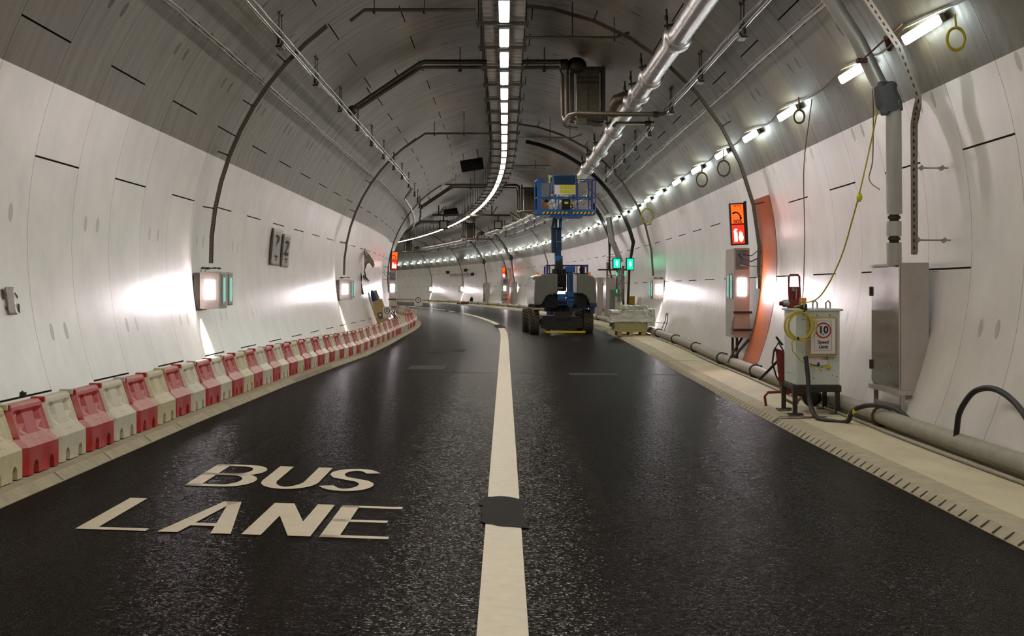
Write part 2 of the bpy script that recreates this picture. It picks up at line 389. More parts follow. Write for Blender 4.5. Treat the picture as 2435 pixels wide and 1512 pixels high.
M_['ceil'] = lining_mat('grey_lining_concrete', (93,83,64), False, 'C')
M_['asphalt'] = asphalt_mat()
M_['kerb'] = mat('kerb_concrete', (168,158,134), .8, 0, .16, 5, .35, 60)
M_['walk'] = mat('walkway_concrete', (198,186,158), .75, 0, .12, 2.2, .25, 50, stretch=(1, .35, 1))
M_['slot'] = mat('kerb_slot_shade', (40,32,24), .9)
M_['joint'] = mat('joint_sealant', (92,76,52), .8, 0, .2, 20)
M_['paint'] = mat('road_marking_white', (215,203,180), .55, 0, .07, 9, .15, 90)
M_['blackout'] = mat('bitumen_overpaint', (16,12,9), .9, 0, .25, 40, .4, 90)
M_['gully'] = mat('rusty_gully_iron', (44,30,25), .8, 0, .25, 30)
M_['seam'] = mat('asphalt_seam', (18,15,14), .9)
M_['red'] = mat('red_plastic', (178,36,38), .42, 0, .15, 7, .1, 60, dust=.85, dustcol=(178,132,122))
M_['redclean'] = mat('bright_red_plastic', (205,20,20), .35, 0, .1, 7, dust=.15, dustcol=(190,80,70))
M_['whiteb'] = mat('white_plastic', (206,200,178), .42, 0, .12, 6, .1, 60, dust=.55, dustcol=(172,160,132))
M_['whiteb2'] = mat('yellowed_white_plastic', (205,194,158), .45, 0, .12, 6, .1, 60, dust=.5, dustcol=(165,150,118))
M_['steel'] = mat('galvanised_steel', (165,160,156), .36, .85, .12, 14, rvar=.1)
M_['duct'] = mat('aluminium_cladding', (214,211,214), .3, .8, .05, 3, rvar=.05)
M_['thin'] = mat('bright_thin_pipe', (176,173,170), .2, 1, .05, 6)
M_['bundle'] = mat('sheathed_cable_bundle', (128,124,117), .3, .85, .15, 12)
M_['riser'] = mat('matt_aluminium_cladding', (186,183,180), .42, .45, .06, 6, rvar=.05)
M_['stainless'] = mat('brushed_stainless', (178,169,163), .42, .4, .09, 4, .03, 12, rvar=.08)
M_['stainless2'] = mat('dull_stainless', (148,141,136), .22, .85, .12, 3, rvar=.06)
M_['dark'] = mat('dark_painted_steel', (58,53,46), .5, .3, .2, 20)
M_['dkpipe'] = mat('dark_weathered_pipe', (104,96,84), .45, .6, .2, 12)
M_['black'] = mat('black_rubber', (22,21,22), .5, 0, .2, 20)
M_['blackm'] = mat('matt_black', (12,11,11), .85, 0, .2, 20)
M_['pipe'] = mat('grey_site_pipe', (142,138,124), .6, 0, .18, 6, .25, 40, dust=.35, dustcol=(165,155,135))
M_['rust'] = mat('rusty_clamp', (96,60,46), .8, 0, .25, 20)
M_['wood'] = mat('pine_wood', (182,158,108), .7, 0, .2, 6, .2, 30, stretch=(1, 1, 6))
M_['ply'] = mat('plywood', (186,164,116), .7, 0, .12, 5, .1, 30)
M_['slab'] = mat('insulation_slab', (168,160,112), .8, 0, .12, 5, .2, 20)
M_['wrap'] = mat('crumpled_plastic_wrap', (196,196,184), .25, 0, .12, 5, .9, 9, spec=.7)
M_['cloth'] = mat('grey_cloth_wrap', (88,88,92), .8, 0, .1, 8, .5, 20)
M_['blue'] = mat('blue_machine_paint', (22,84,150), .38, .1, .12, 9)
M_['dkblue'] = mat('dark_blue_paint', (16,44,80), .4, .1, .15, 9)
M_['violet'] = mat('violet_blue_rail', (52,50,130), .4, .1, .12, 9)
M_['print'] = mat('dark_brown_print', (50,44,38), .7, 0, .1)
M_['olive'] = mat('dark_olive_sheath', (36,36,30), .6, 0, .2)
M_['hood'] = mat('grey_machine_hood', (102,102,96), .25, .05, .06, 5, coat=.4)
M_['hoodd'] = mat('charcoal_machine_frame', (38,36,34), .45, .2, .15, 9)
M_['tyre'] = mat('muddy_tyre', (70,62,50), .85, 0, .3, 12, .4, 40)
M_['rim'] = mat('pale_rim', (150,148,140), .5, .2)
M_['yellow'] = mat('yellow_paint', (222,186,20), .45, 0, .08)
M_['label'] = mat('yellow_label', (214,206,40), .5, 0, .05)
M_['stripe'] = mat('dark_red_stripe', (60,22,24), .5)
M_['amber'] = mat('amber_lens', (230,120,20), .25, 0, .05, emit=(230,110,10), es=.05)
M_['card'] = mat('brown_cardboard', (168,112,66), .8, 0, .1)
M_['ivory'] = mat('cream_enamel_box', (208,214,208), .4, 0, .07, 5, .1, 20)
M_['ivory2'] = mat('greenish_enamel', (196,206,198), .4, 0, .07, 5)
M_['board'] = mat('white_sign_board', (226,218,214), .4, 0, .04, 6)
M_['signred'] = mat('sign_red_ring', (176,34,40), .4, 0, .08)
M_['ink'] = mat('sign_ink', (30,28,28), .5, 0, .05)
M_['cable_y'] = mat('yellow_cable', (206,186,52), .5, 0, .08)
M_['cable_o'] = mat('olive_cable', (126,110,72), .5, 0, .08)
M_['orange'] = mat('orange_wall_paint', (176,90,42), .5, 0, .12, 3, .1, 20)
M_['machred'] = mat('red_machine_paint', (118,30,30), .45, 0, .15, 12)
M_['greysheet'] = mat('grey_foil_sheet', (158,152,146), .4, .1, .15, 9, .4, 20)
M_['bluecloth'] = mat('blue_fabric', (40,62,130), .8, 0, .15)
M_['greenfilm'] = mat('grey_green_enamel', (120,124,112), .45, .1, .1)
M_['brown'] = mat('ochre_bag', (196,142,50), .7, 0, .12)
M_['whitebag'] = mat('white_bag', (200,196,188), .6, 0, .15, 9, .5, 15)
L_CEIL = lamp_mat('ceiling_led', (255,246,232), E_CEIL)
L_BAT = lamp_mat('batten_led', (240,255,250), E_BATTEN)
L_BOX = lamp_mat('panel_led', (255,243,249), E_BOX)
L_RED = lamp_mat('sign_red_backlight', (255,44,22), E_SIGN*1.1)
L_ORG = lamp_mat('sign_orange_backlight', (255,84,24), E_SIGN*1.3)
L_WHT = lamp_mat('sign_white_backlight', (255,240,240), E_SIGN*3)
L_TEAL = lamp_mat('teal_lit_glass', (150,235,215), .14)
L_GRN = lamp_mat('green_signal', (0,232,140), .55)
L_GRN2 = lamp_mat('green_signal_core', (150,255,225), .6)
# ================================================================== THE SETTING
def srange(a, b, d):
    n = int(round((b-a)/d)); return [a+(b-a)*i/n for i in range(n+1)]
def lining(name, mtl, p0, p1, n):
    ss = srange(-24, 230, .875); mb = MB(); vv = []; uv = []; fs = []
    for s in ss:
        for j in range(n+1):
            p = p0+(p1-p0)*j/n; vv.append(RP(s, p)); uv.append((s, p))
    for i in range(len(ss)-1):
        for j in range(n):
            a = i*(n+1)+j; fs.append((a, a+n+1, a+n+2, a+1))
    mb.add(vv, fs, 0, True); o = mb.build(name, mtl, uv=uv); o['kind'] = 'structure'; return o
AB = math.degrees(math.asin((ZW-ZC)/RT))
lining('wall_right', M_['wallR'], -34, AB, 16)
lining('ceiling', M_['ceil'], AB, 180-AB, 44)
lining('wall_left', M_['wallL'], 180-AB, 214, 16)
# tunnel carries on out of sight round the bend
def ground_strip(name, offs, mtl, a=-24, b=230, d=.5, dz=None):
    ss = srange(a, b, d); mb = MB(); vv = []; fs = []; n = len(offs)
    for s in ss:
        for o, z in offs: vv.append(W(s, o, gz(s, o)+z))
    for i in range(len(ss)-1):
        for j in range(n-1):
            q = i*n+j; fs.append((q, q+1, q+n+1, q+n))
    mb.add(vv, fs, 0, False); o = mb.build(name, mtl); o['kind'] = 'structure'; return o
ground_strip('floor', [(-3.64+.728*i, 0) for i in range(11)], M_['asphalt'])
ground_strip('trim_1', [(-3.62, -.12), (-3.62, .005), (-3.70, .07), (-3.95, .072), (-3.952, .062), (-3.96, .062)], M_['kerb'])
ground_strip('trim_2', [(3.96, .062), (3.952, .062), (3.95, .072), (3.70, .07), (3.62, .005), (3.62, -.12)], M_['kerb'])
ground_strip('trim_3', [(-3.955, .068), (-4.3, .088), (-5.25, .116)], M_['walk'])
ground_strip('trim_4', [(5.25, .116), (4.3, .088), (3.955, .068)], M_['walk'])
# thin paint / inlay pieces that follow the road
def deck(mb, poly, lift=.004, mi=0):        # poly in (s, o)
    mb.add([W(s, o, gz(s, o)+lift) for s, o in poly], [tuple(range(len(poly)))], mi)
def strip(mb, s0, s1, o0, o1, lift=.004, d=.5, mi=0, wob=0):
    ss = srange(s0, s1, min(d, s1-s0)); vv = []
    for s in ss:
        j = wob*(random.random()-.5)
        for o in (o0+j, o1+j): vv.append(W(s, o, gz(s, o)+lift))
    mb.add(vv, [(2*i, 2*i+1, 2*i+3, 2*i+2) for i in range(len(ss)-1)], mi)
# slots and joints in the two kerbs (drainage kerb): pieces of the kerb face
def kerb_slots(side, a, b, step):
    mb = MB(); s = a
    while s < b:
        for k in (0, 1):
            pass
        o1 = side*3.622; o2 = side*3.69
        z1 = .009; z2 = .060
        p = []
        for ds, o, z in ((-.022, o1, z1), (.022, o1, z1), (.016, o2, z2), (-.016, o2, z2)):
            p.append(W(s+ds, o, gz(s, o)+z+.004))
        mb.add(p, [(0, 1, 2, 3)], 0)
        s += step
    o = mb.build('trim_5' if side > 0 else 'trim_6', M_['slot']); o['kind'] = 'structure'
kerb_slots(1, 8.4, 38, .28); kerb_slots(-1, 26.4, 32, .2)
mb = MB()
for s, w_ in ((20.35, .16), (34.2, .10), (48.0, .1), (62, .1), (76, .1)):
    for o0, o1, z in ((3.62, 3.70, None), (3.70, 4.35, .094)):
        p = []
        for ds, o in ((-w_/2, o0), (w_/2, o0), (w_/2, o1), (-w_/2, o1)):
            zz = z if z else (.009 if o == 3.62 else .074)
            p.append(W(s+ds, o, gz(s, o)+zz))
        mb.add(p, [(0, 1, 2, 3)])
for i in range(26):
    s = 10.9+1.55*i+(.03 if i % 2 else 0)
    p = []
    for ds, o, z in ((-.009, -3.62, .009), (.009, -3.62, .009), (.009, -3.70, .074), (-.009, -3.70, .074)): p.append(W(s+ds, o, gz(s, o)+z))
    mb.add(p, [(0, 1, 2, 3)])
o = mb.build('trim_7', M_['joint']); o['kind'] = 'structure'

# ------------------------------------------------------------------ road markings
mb = MB()
strip(mb, 1.5, 11.0, -.128, .128, .005); strip(mb, 12.1, 64, -.128, .128, .005); strip(mb, 69.6, 108, -.12, .12, .005, 1)
strip(mb, 113.5, 118, -.12, .12, .005, 1); strip(mb, 121, 150, -.12, .12, .005, 1); strip(mb, 152, 190, -.1, .1, .005, 1)
tag(mb.build('lane_line', M_['paint']), 'long cream painted lane line running down the middle of the dark road', 'road marking')
def ragged(s0, s1, o0, o1, n=9, j=.035, sk=0):
    p = [(s0+random.uniform(-j, j)*1.2, o0+(o1-o0)*i/n) for i in range(n+1)]
    p += [(s0+(s1-s0)*i/4, o1+random.uniform(-j, j)) for i in range(1, 4)]
    p += [(s1+random.uniform(-j, j), o1-(o1-o0)*i/n) for i in range(n+1)]
    p += [(s1-(s1-s0)*i/4, o0+random.uniform(-j, j)) for i in range(1, 4)]
    return p
mb = MB()
deck(mb, [(11.02,-.172),(10.9,-.13),(10.88,-.08),(10.8,-.03),(10.8,.05),(10.78,.1),(10.76,.15),(10.73,.19),(10.95,.165),(11.1,.165),(11.35,.15),(11.8,.155),(12.2,.175),(12.28,.14),(12.24,.12),(12.34,.05),(12.36,-.03),(12.3,-.11),(12.33,-.15),(12.1,-.172),(11.85,-.205),(11.8,-.16),(11.5,-.17),(11.2,-.155)], .009)
tag(mb.build('blackout_patch', M_['blackout']), 'large ragged black patch painted across the lane line nearest the viewer', 'road patch')
mb = MB(); deck(mb, [(63.6,-.19),(63.5,.22),(70.3,.17),(70.4,-.2)], .009)
tag(mb.build('blackout_patch', M_['blackout']), 'black patch across the lane line where it starts to bend left', 'road patch')
mb = MB(); deck(mb, [(118,-.4),(118,.4),(121,.4),(121,-.4)], .009)
tag(mb.build('blackout_patch', M_['blackout']), 'small dark patch across the lane line far round the bend', 'road patch')

def strokes(mb, lines, s0, s1, o0, o1, tx, ty, closed=False):
    """letter strokes with an oblong pen; unit box x 0..1, y 0..1"""
    wx = o1-o0; hy = s1-s0; ax = tx/wx; ay = ty/hy
    for ln in lines:
        P_ = [Vector((x*(1-ax)+ax/2, y*(1-ay)+ay/2)) for x, y in ln]
        Q = [Vector((p.x/ax, p.y/ay)) for p in P_]; n = len(Q); L_ = []; R_ = []
        for i in range(n):
            d0 = (Q[i]-Q[i-1]).normalized() if i else None; d1 = (Q[i+1]-Q[i]).normalized() if i < n-1 else None
            if d0 is None: d0 = d1
            if d1 is None: d1 = d0
            t = (d0+d1).normalized(); nn = Vector((-t.y, t.x)); k = .5/max(.35, nn.dot(Vector((-d0.y, d0.x))))
            ext = -t*.5 if i == 0 else (t*.5 if i == n-1 else Vector((0, 0)))
            L_.append(Q[i]+nn*k+ext); R_.append(Q[i]-nn*k+ext)
        f = lambda q: (s0+q.y*ay*hy, o0+q.x*ax*wx)
        for i in range(n-1):
            deck(mb, [f(L_[i]), f(R_[i]), f(R_[i+1]), f(L_[i+1])], .005)
def arc(cx, cy, rx, ry, a0, a1, n=10): return [(cx+rx*math.cos(math.radians(a0+(a1-a0)*i/n)), cy+ry*math.sin(math.radians(a0+(a1-a0)*i/n))) for i in range(n+1)]
GL = {'B': [[(0,0),(0,1)], [(0,1),(.55,1)]+arc(.55,.765,.4,.235,85,-90)+[(0,.53)], [(0,.53),(.55,.53)]+arc(.58,.265,.42,.265,85,-90)+[(0,0)]],
      'U': [[(0,1),(0,.32)]+arc(.5,.32,.5,.32,185,355,14)+[(1,.32),(1,1)]],
      'S': [arc(.52,.765,.46,.235,28,180,10)+[(.08,.7)]+[(.2,.585),(.5,.51),(.82,.43)]+arc(.52,.245,.48,.245,25,-150,12)],
      'L': [[(0,1),(0,0),(1,0)]], 'E': [[(0,0),(0,1)], [(0,1),(1,1)], [(0,.5),(.82,.5)], [(0,0),(1,0)]]}
mb = MB()
strokes(mb, GL['B'], 12.42, 13.93, -2.62, -2.10, .125, .13); strokes(mb, GL['U'], 12.40, 13.91, -2.05, -1.57, .125, .13)
strokes(mb, GL['S'], 12.39, 13.90, -1.56, -1.10, .125, .13)
tag(mb.build('road_lettering', M_['paint']), 'white painted letters BUS on the road, the upper word of the two', 'road lettering')
mb = MB(); strokes(mb, GL['L'], 10.13, 11.62, -2.86, -2.39, .13, .10)
a, b_, hw = -2.31, -1.82, .13
yy = lambda t: 10.12+1.48*t
for p in ([(a,0),(a+hw,0),(-2.05+.065,.93),(-2.05-.07,1),],): pass
deck(mb, [(yy(0), a), (yy(0), a+.135), (yy(.84), -2.075), (yy(1), -2.005), (yy(1), -2.135)], .005)
deck(mb, [(yy(0), b_), (yy(1), -2.005), (yy(1), -2.12), (yy(.84), -2.075), (yy(0), b_-.135)], .005)
deck(mb, [(yy(.20), -2.22), (yy(.28), -2.2), (yy(.28), -1.93), (yy(.20), -1.91)], .0055)
a, b_ = -1.75, -1.29
deck(mb, [(yy(0), a), (yy(0), a+.13), (yy(1), a+.13), (yy(1), a)], .005)
deck(mb, [(yy(0), b_-.13), (yy(0), b_), (yy(1), b_), (yy(1), b_-.13)], .005)
deck(mb, [(yy(1), a), (yy(1), a+.15), (yy(0), b_), (yy(0), b_-.15)], .0055)
strokes(mb, GL['E'], 10.11, 11.59, -1.23, -.77, .13, .10)
tag(mb.build('road_lettering', M_['paint']), 'white painted letters LANE on the road, the lower word of the two', 'road lettering')
# gullies, seams and repaired strips in the asphalt
for i, (s0, s1, o0, o1, l) in enumerate(((31.7, 33.4, -2.05, -1.25, 'rusty iron gully cover in the left lane, nearest of the road covers'), (41.4, 43.0, -2.1, -1.1, 'dark oblong patch in the left lane beyond the rusty gully cover'), (30.1, 30.9, 1.3, 2.3, 'dark strip patch in the right lane in front of the boom lift'))):
    mb = MB(); strip(mb, s0, s1, o0, o1, .004)
    tag(mb.build('gully_cover' if i == 0 else 'road_patch', M_['gully' if i == 0 else 'seam']), l, 'drain cover' if i == 0 else 'road patch')
mb = MB()
for s in (30.6, 56.5, 78, 90, 104): strip(mb, s, s+.05, -3.5, 3.55, .003)
o = mb.build('trim_8', M_['seam']); o['kind'] = 'structure'

# ================================================================== CEILING LIGHTS AND CABLE TRAYS
ZL = 6.55
def ceiling_light():
    t = thing('ceiling_light', '', 'light', Matrix())
    b = MB(); b.box((-.10, -.03, .0), (.10, 1.98, .075)); b.build('housing', M_['steel'], t, bevel=.008)
    d = MB(); d.box((-.085, .0, -.016), (.085, 1.95, -.001)); d.build('diffuser', L_CEIL, t, bevel=.006)
    return t
proto = ceiling_light(); n = 0
for k in range(-14, 61):
    s = 25.5+2.8*k; M = TF(s, -.0, ZL)
    n = k+1
    lab = 'white strip light on the tunnel crown, %s in the row from the photo top' % ordn(n) if k >= 0 else 'white ceiling strip light, %s in the row outside the top photo edge' % ordn(-k)
    if k == -14: proto.matrix_world = M; proto['label'] = lab; proto['group'] = 'strip lights along the tunnel crown'; continue
    copytree(proto, M, lab, 'strip lights along the tunnel crown')
# two cable trays flanking the lights, each with rungs and cables
def frames(ss, off, z): 
    r = []
    for s in ss:
        th = path(s)[2]; r.append((W(s, off, z), Vector((math.cos(th), -math.sin(th), 0)), Vector((0, 0, 1))))
    return r
for sg, nm in ((-1, 'left'), (1, 'right')):
    t = thing('cable_tray', 'galvanised cable tray along the %s side of the ceiling strip lights' % nm, 'cable tray', TF(14, sg*.25, ZL+.1), 'trays beside the ceiling lights')
    Mi = t.matrix_world.inverted()
    ss = srange(10, 190, .7)
    b = MB()
    fr = [(Mi @ p, Mi.to_3x3() @ X, Mi.to_3x3() @ Y) for p, X, Y in frames(ss, sg*.25, ZL+.1)]
    b.sweep([(-.12,.06),(-.12,0),(.12,0),(.12,.06),(.125,.06),(.125,-.005),(-.125,-.005),(-.125,.06)], fr, True)
    b.build('tray', M_['steel'], t)
    b = MB()
    for q in (-.08, -.03, .03, .07):
        b.tube([p+X*q+Y*(.045+.01*random.random()) for p, X, Y in fr[::2]], .014, 5)
    b.build('cables', M_['black'], t)
    rs = srange(23.6, 185, .47); r0 = None; b = MB(); q = MB(); q.box((-.13, -.02, -.012), (.13, .02, .004))
    for i, s in enumerate(rs):
        M = Mi @ TF(s, sg*.25, ZL+.09)
        if i < 100:
            if r0 is None: r = r0 = q.build('rung', M_['steel'], t)
            else: r = r0.copy(); C.objects.link(r); r.parent = t
            r.matrix_basis = M
        else: b.box((-.13, -.02, -.012), (.13, .02, .004), 0, M)
    b.build('far_rungs', M_['steel'], t)['kind'] = 'stuff'
def hanger():
    t = thing('tray_hanger', '', 'bracket', Matrix())
    b = MB(); b.box((-.52, -.03, 0), (.46, .03, .06)); b.build('crossbar', M_['dark'], t)
    for x in (-.47, .41):
        r = MB(); r.cyl((x, 0, -.04), (x, 0, 1.0), .012, 6); r.cyl((x, 0, -.05), (x, 0, -.02), .03, 6); r.build('threaded_rod', M_['dark'], t)
    return t
proto = hanger()
for k in range(-2, 56):
    s = 27.9+2.8*k; M = TF(s, 0, ZL+.02)
    lab = 'dark crossbar on two rods under the ceiling trays, %s from the photo top' % ordn(k+3)
    if k == -2: proto.matrix_world = M; proto['label'] = lab; proto['group'] = 'hangers of the ceiling trays'; continue
    copytree(proto, M, lab, 'hangers of the ceiling trays')

# ================================================================== WALL BATTENS (right)
def batten():
    t = thing('wall_batten_light', '', 'light', Matrix())      # local: x along tunnel, z into the tunnel
    b = MB(); b.box((-.68, -.05, .04), (.68, .05, .10)); b.build('housing', M_['steel'], t, bevel=.01)
    d = MB(); d.box((-.66, -.058, .10), (.66, .058, .155)); d.build('diffuser', L_BAT, t, bevel=.018)
    b = MB()
    for x in (-.45, .45): b.box((x-.02, -.03, -.02), (x+.02, .03, .05))
    b.build('bracket', M_['dark'], t)
    return t
BS = [4.2, 8.4, 12.5, 16.75, 20.05, 24.7, 28.4, 32.25, 36.4, 40.6, 45.1, 48.9, 53.2, 57.5, 61.4, 66, 70.3, 75, 79.4, 84, 88.5, 93.1, 97.3, 102, 105.8, 110.2, 112.9, 117.6, 121.8, 126, 130.2, 134.6, 139, 143, 151.2, 155.7, 160, 163.9, 167.8, 171.9, 176, 180.4, 184.8, 189]
proto = batten(); first = True
for i, s in enumerate(BS):
    psi = 26.5 if s < 70 else 27.5
    M = RFRAME(s, psi)
    lab = 'short white batten light high on right wall, %s in the row from near end' % ordn(i-2) if i > 2 else 'batten light high on right wall, %s outside the right photo edge' % ordn(3-i)
    if first: proto.matrix_world = M; proto['label'] = lab; proto['group'] = 'battens along the right wall'; first = False; continue
    copytree(proto, M, lab, 'battens along the right wall')
# temporary supply cable strung from batten to batten
b = MB(); pts = []
for a, c in zip(BS[2:-1], BS[3:]):
    for k in range(6):
        t_ = k/6; s = a+.7+(c-a-.7)*t_; psi = (26.5 if s < 70 else 27.5)+1.2-2.2*math.sin(math.pi*t_)*.5
        pts.append(RP(s, psi+.2, .05))
b.tube(pts, .011, 5); tag(b.build('festoon_cable', M_['cable_o']), 'thin olive supply cable strung between the battens on the right wall', 'cable')
def coil(name, s, psi, r, n, mtl, lab, th=.012, drop=.35):
    b = MB(); c = RP(s, psi, .10+r); T = TF(s, 0, 0).to_3x3(); pts = []
    for i in range(n*16+1):
        a = 2*math.pi*i/16; rr = r*(1+.05*math.sin(a*.37)); pts.append(c+T @ Vector((rr*math.cos(a)*.9, .006*(i/16), -drop+rr*math.sin(a)*1.15))+T @ Vector((0, random.uniform(-.008, .008), 0)))
    b.tube(pts, th, 6); b.tube([c+T @ Vector((0, .05, .1)), c+T @ Vector((0, 0, -drop+r))], th, 6)
    tag(b.build(name, mtl, origin=c), lab, 'cable coil', 'spare cable coils at the battens')
coil('cable_coil', 15.4, 25.0, .10, 4, M_['cable_y'], 'large coil of yellow cable hanging at the nearest batten', .011, .16)
coil('cable_coil', 23.3, 26.8, .09, 3, M_['cable_o'], 'coil of cable hanging beside the third batten from the right', .012, .2)
coil('cable_coil', 31.2, 26.2, .14, 3, M_['cable_o'], 'loose cable coil hanging beside the fifth batten from the right', .012, .3)
coil('cable_coil', 34.9, 25.4, .14, 3, M_['cable_o'], 'small cable coil hanging beside the sixth batten from the right', .012, .2)
coil('cable_coil', 47.9, 25.0, .2, 4, M_['cable_y'], 'pale yellow cable coil with long tail under a far batten above the green signals', .016, .35)

# ================================================================== PIPES UNDER THE VAULT
def sub(a, b, M): return M
def run_pts(psi, inset, a, b, d=1.0, wob=0):
    return [RP(s, psi+random.uniform(-wob, wob), inset) for s in srange(a, b, d)]
def pipe_hangers(t, ss, psi, inset, rod=.42, nm='hanger'):
    Mi = t.matrix_world.inverted()
    for s in ss:
        b = MB(); p = Mi @ RP(s, psi, inset)
        for ds, dl in ((-.14, 0), (.16, 0)):
            q = Mi @ RP(s+ds, psi, inset); u = Mi @ RP(s+ds, psi+3.0 if psi > 90 else psi-3.0, .0); u = q+Vector((0, 0, rod))
            b.tube([q+Vector((0, 0, .02)), u], .009, 5); b.ellipsoid(u, (.03, .03, .04), 6, 4)
            b.cyl(q-Vector((0, 0, .10)), q+Vector((0, 0, .05)), .035, 6)
        b.box((-.05, -.16, -.16), (.05, .18, -.12), 0, Matrix.Translation(p))
        b.build(nm, M_['dark'], t)
# left pair of thin silver pipes
t = thing('sprinkler_pipe', 'pair of thin silver pipes hung along the upper left of the vault', 'pipe', Matrix.Translation(RP(17, 135.5, .3)))
Mi = t.matrix_world.inverted()
b = MB(); b.tube([Mi @ p for p in run_pts(135.6, .30, 12, 61, .9, .06)], .033, 8); b.tube([Mi @ (p+Vector((.07, 0, .05))) for p in run_pts(135.6, .28, 12, 61, .9, .05)], .02, 6)
b.tube([Mi @ p for p in [RP(61, 135.6, .3), RP(61.6, 138, .3), RP(62, 140.5, .3)]+run_pts(141.5, .3, 62.5, 95, 1.2, .15)], .05, 8); b.build('pipe', M_['thin'], t)
pipe_hangers(t, [14.6, 19.5, 24.6, 29.3, 33.6, 37.6, 41.5, 45.6, 49.8, 54, 58.4, 64, 68.5, 73, 77.5, 82, 86.5], 135.6, .3)
# right pair
for (a, b2, lab) in ((12, 34.0, 'shiny thin twin pipe running diagonally across the upper right vault, nearer run'), (36.8, 55, 'thin twin pipe under the vault between the crossing pipe and the lift, farther run'), (62, 76, 'short bright pipe run on the vault just behind the lift platform'), (81, 118.5, 'thin silver pipe run on the far right vault before the third valve chamber'), (123.5, 161, 'thin silver pipe run on the far vault, second from the end of view')):
    t = thing('sprinkler_pipe', lab, 'pipe', Matrix.Translation(RP(a, 43, .3)), 'thin pipe runs on the right of the vault')
    Mi = t.matrix_world.inverted(); b = MB(); b.tube([Mi @ p for p in run_pts(43, .30, a, b2, .9, .06)], .034, 8); b.tube([Mi @ (p+Vector((-.06, 0, .05))) for p in run_pts(43, .29, a, b2, .9, .08)], .022, 6)
    b.build('pipe', M_['thin'], t)
    pipe_hangers(t, srange(a+1.2, b2-1.0, 4.4 if a < 60 else 5.5), 43, .3)
# cable runs clipped with loops
for psi, a, b2, lab in ((143.4, 12, 92, 'silver clipped cable bundle along the left vault below the thin pipes'), (36.9, 12, 190, 'silver clipped cable bundle along the right vault above the battens')):
    t = thing('clipped_cable_run', lab, 'cable run', Matrix.Translation(RP(a, psi, .15)))
    Mi = t.matrix_world.inverted(); b = MB(); b.tube([Mi @ p for p in run_pts(psi, .13, a, b2, 1.1, .10)], .02, 7); b.tube([Mi @ p for p in run_pts(psi+.45, .13, a, b2, 1.1, .12)], .014, 6)
    b.build('cable', M_['bundle'], t)
    for s in srange(a+.5, min(b2, 92)-.5, .93):
        b = MB(); c = RP(s, psi+.2, .13); F = Mi @ RFRAME(s, psi+.2, .13)
        b.tube([F @ Vector((.09*math.cos(k*.6283), .052*math.sin(k*.6283), .0)) for k in range(10)], .0075, 4, closed=True)
        b.tube([F @ Vector((0, 0, -.13)), F @ Vector((0, 0, 0))], .008, 4)
        if s < 92: b.build('clip_loop', M_['dark'], t)
# big aluminium-clad fire main with couplings
def duct_run(a, b2, lab, couplings, first):
    t = thing('insulated_main', lab, 'pipe', Matrix.Translation(RP(a, 51.3, .5)), 'aluminium clad main')
    Mi = t.matrix_world.inverted(); R_ = .185; cur = a
    for c in couplings+[b2]:
        b = MB(); pts = run_pts(51.3, .52, cur, c, max(.8, (c-cur)/5)); b.tube([Mi @ p for p in pts], R_, 24)
        if c-cur > .2: b.build('pipe_section', M_['duct'], t)
        if c != b2:
            p0 = Mi @ RP(c-.05, 51.3, .52); p1 = Mi @ RP(c+.6, 51.3, .52); d = (p1-p0).normalized()
            b = MB(); b.lathe([(R_, -.02), (R_+.062, 0), (R_+.068, .05), (R_+.068, .30), (R_+.055, .34), (R_, .36)], p0, d, 24); b.build('coupling', M_['duct'], t)
            b = MB(); h = p0+Vector((-.02, 0, 0)); b.tube([h+Vector((-.18, 0, .1)), h+Vector((-.2, 0, .45))], .02, 6); b.ellipsoid(h+Vector((-.2, 0, .3)), (.035, .035, .06), 8, 5)
            b.bar(h+Vector((-.24, 0, .16)), h+Vector((0, 0, .2)), .04, .04); b.build('hanger', M_['dark'], t)
        cur = c+.3
    return t
duct_run(12, 58, 'fat shiny aluminium clad pipe crossing the upper right, nearest run', [14.6, 20.2, 25.7, 30.5, 33.0, 34.6, 40.8, 46.3, 50.2, 53.5], 1)
duct_run(66.5, 76.5, 'aluminium clad pipe glimpsed behind the lift platform', [69, 73], 0)
duct_run(83, 118, 'aluminium clad pipe on the far vault before the third valve chamber', [86, 89, 94, 99, 104.5, 110, 115], 0)
duct_run(123, 160, 'aluminium clad pipe on the farthest visible vault', [127, 133, 139, 145, 151, 157], 0)

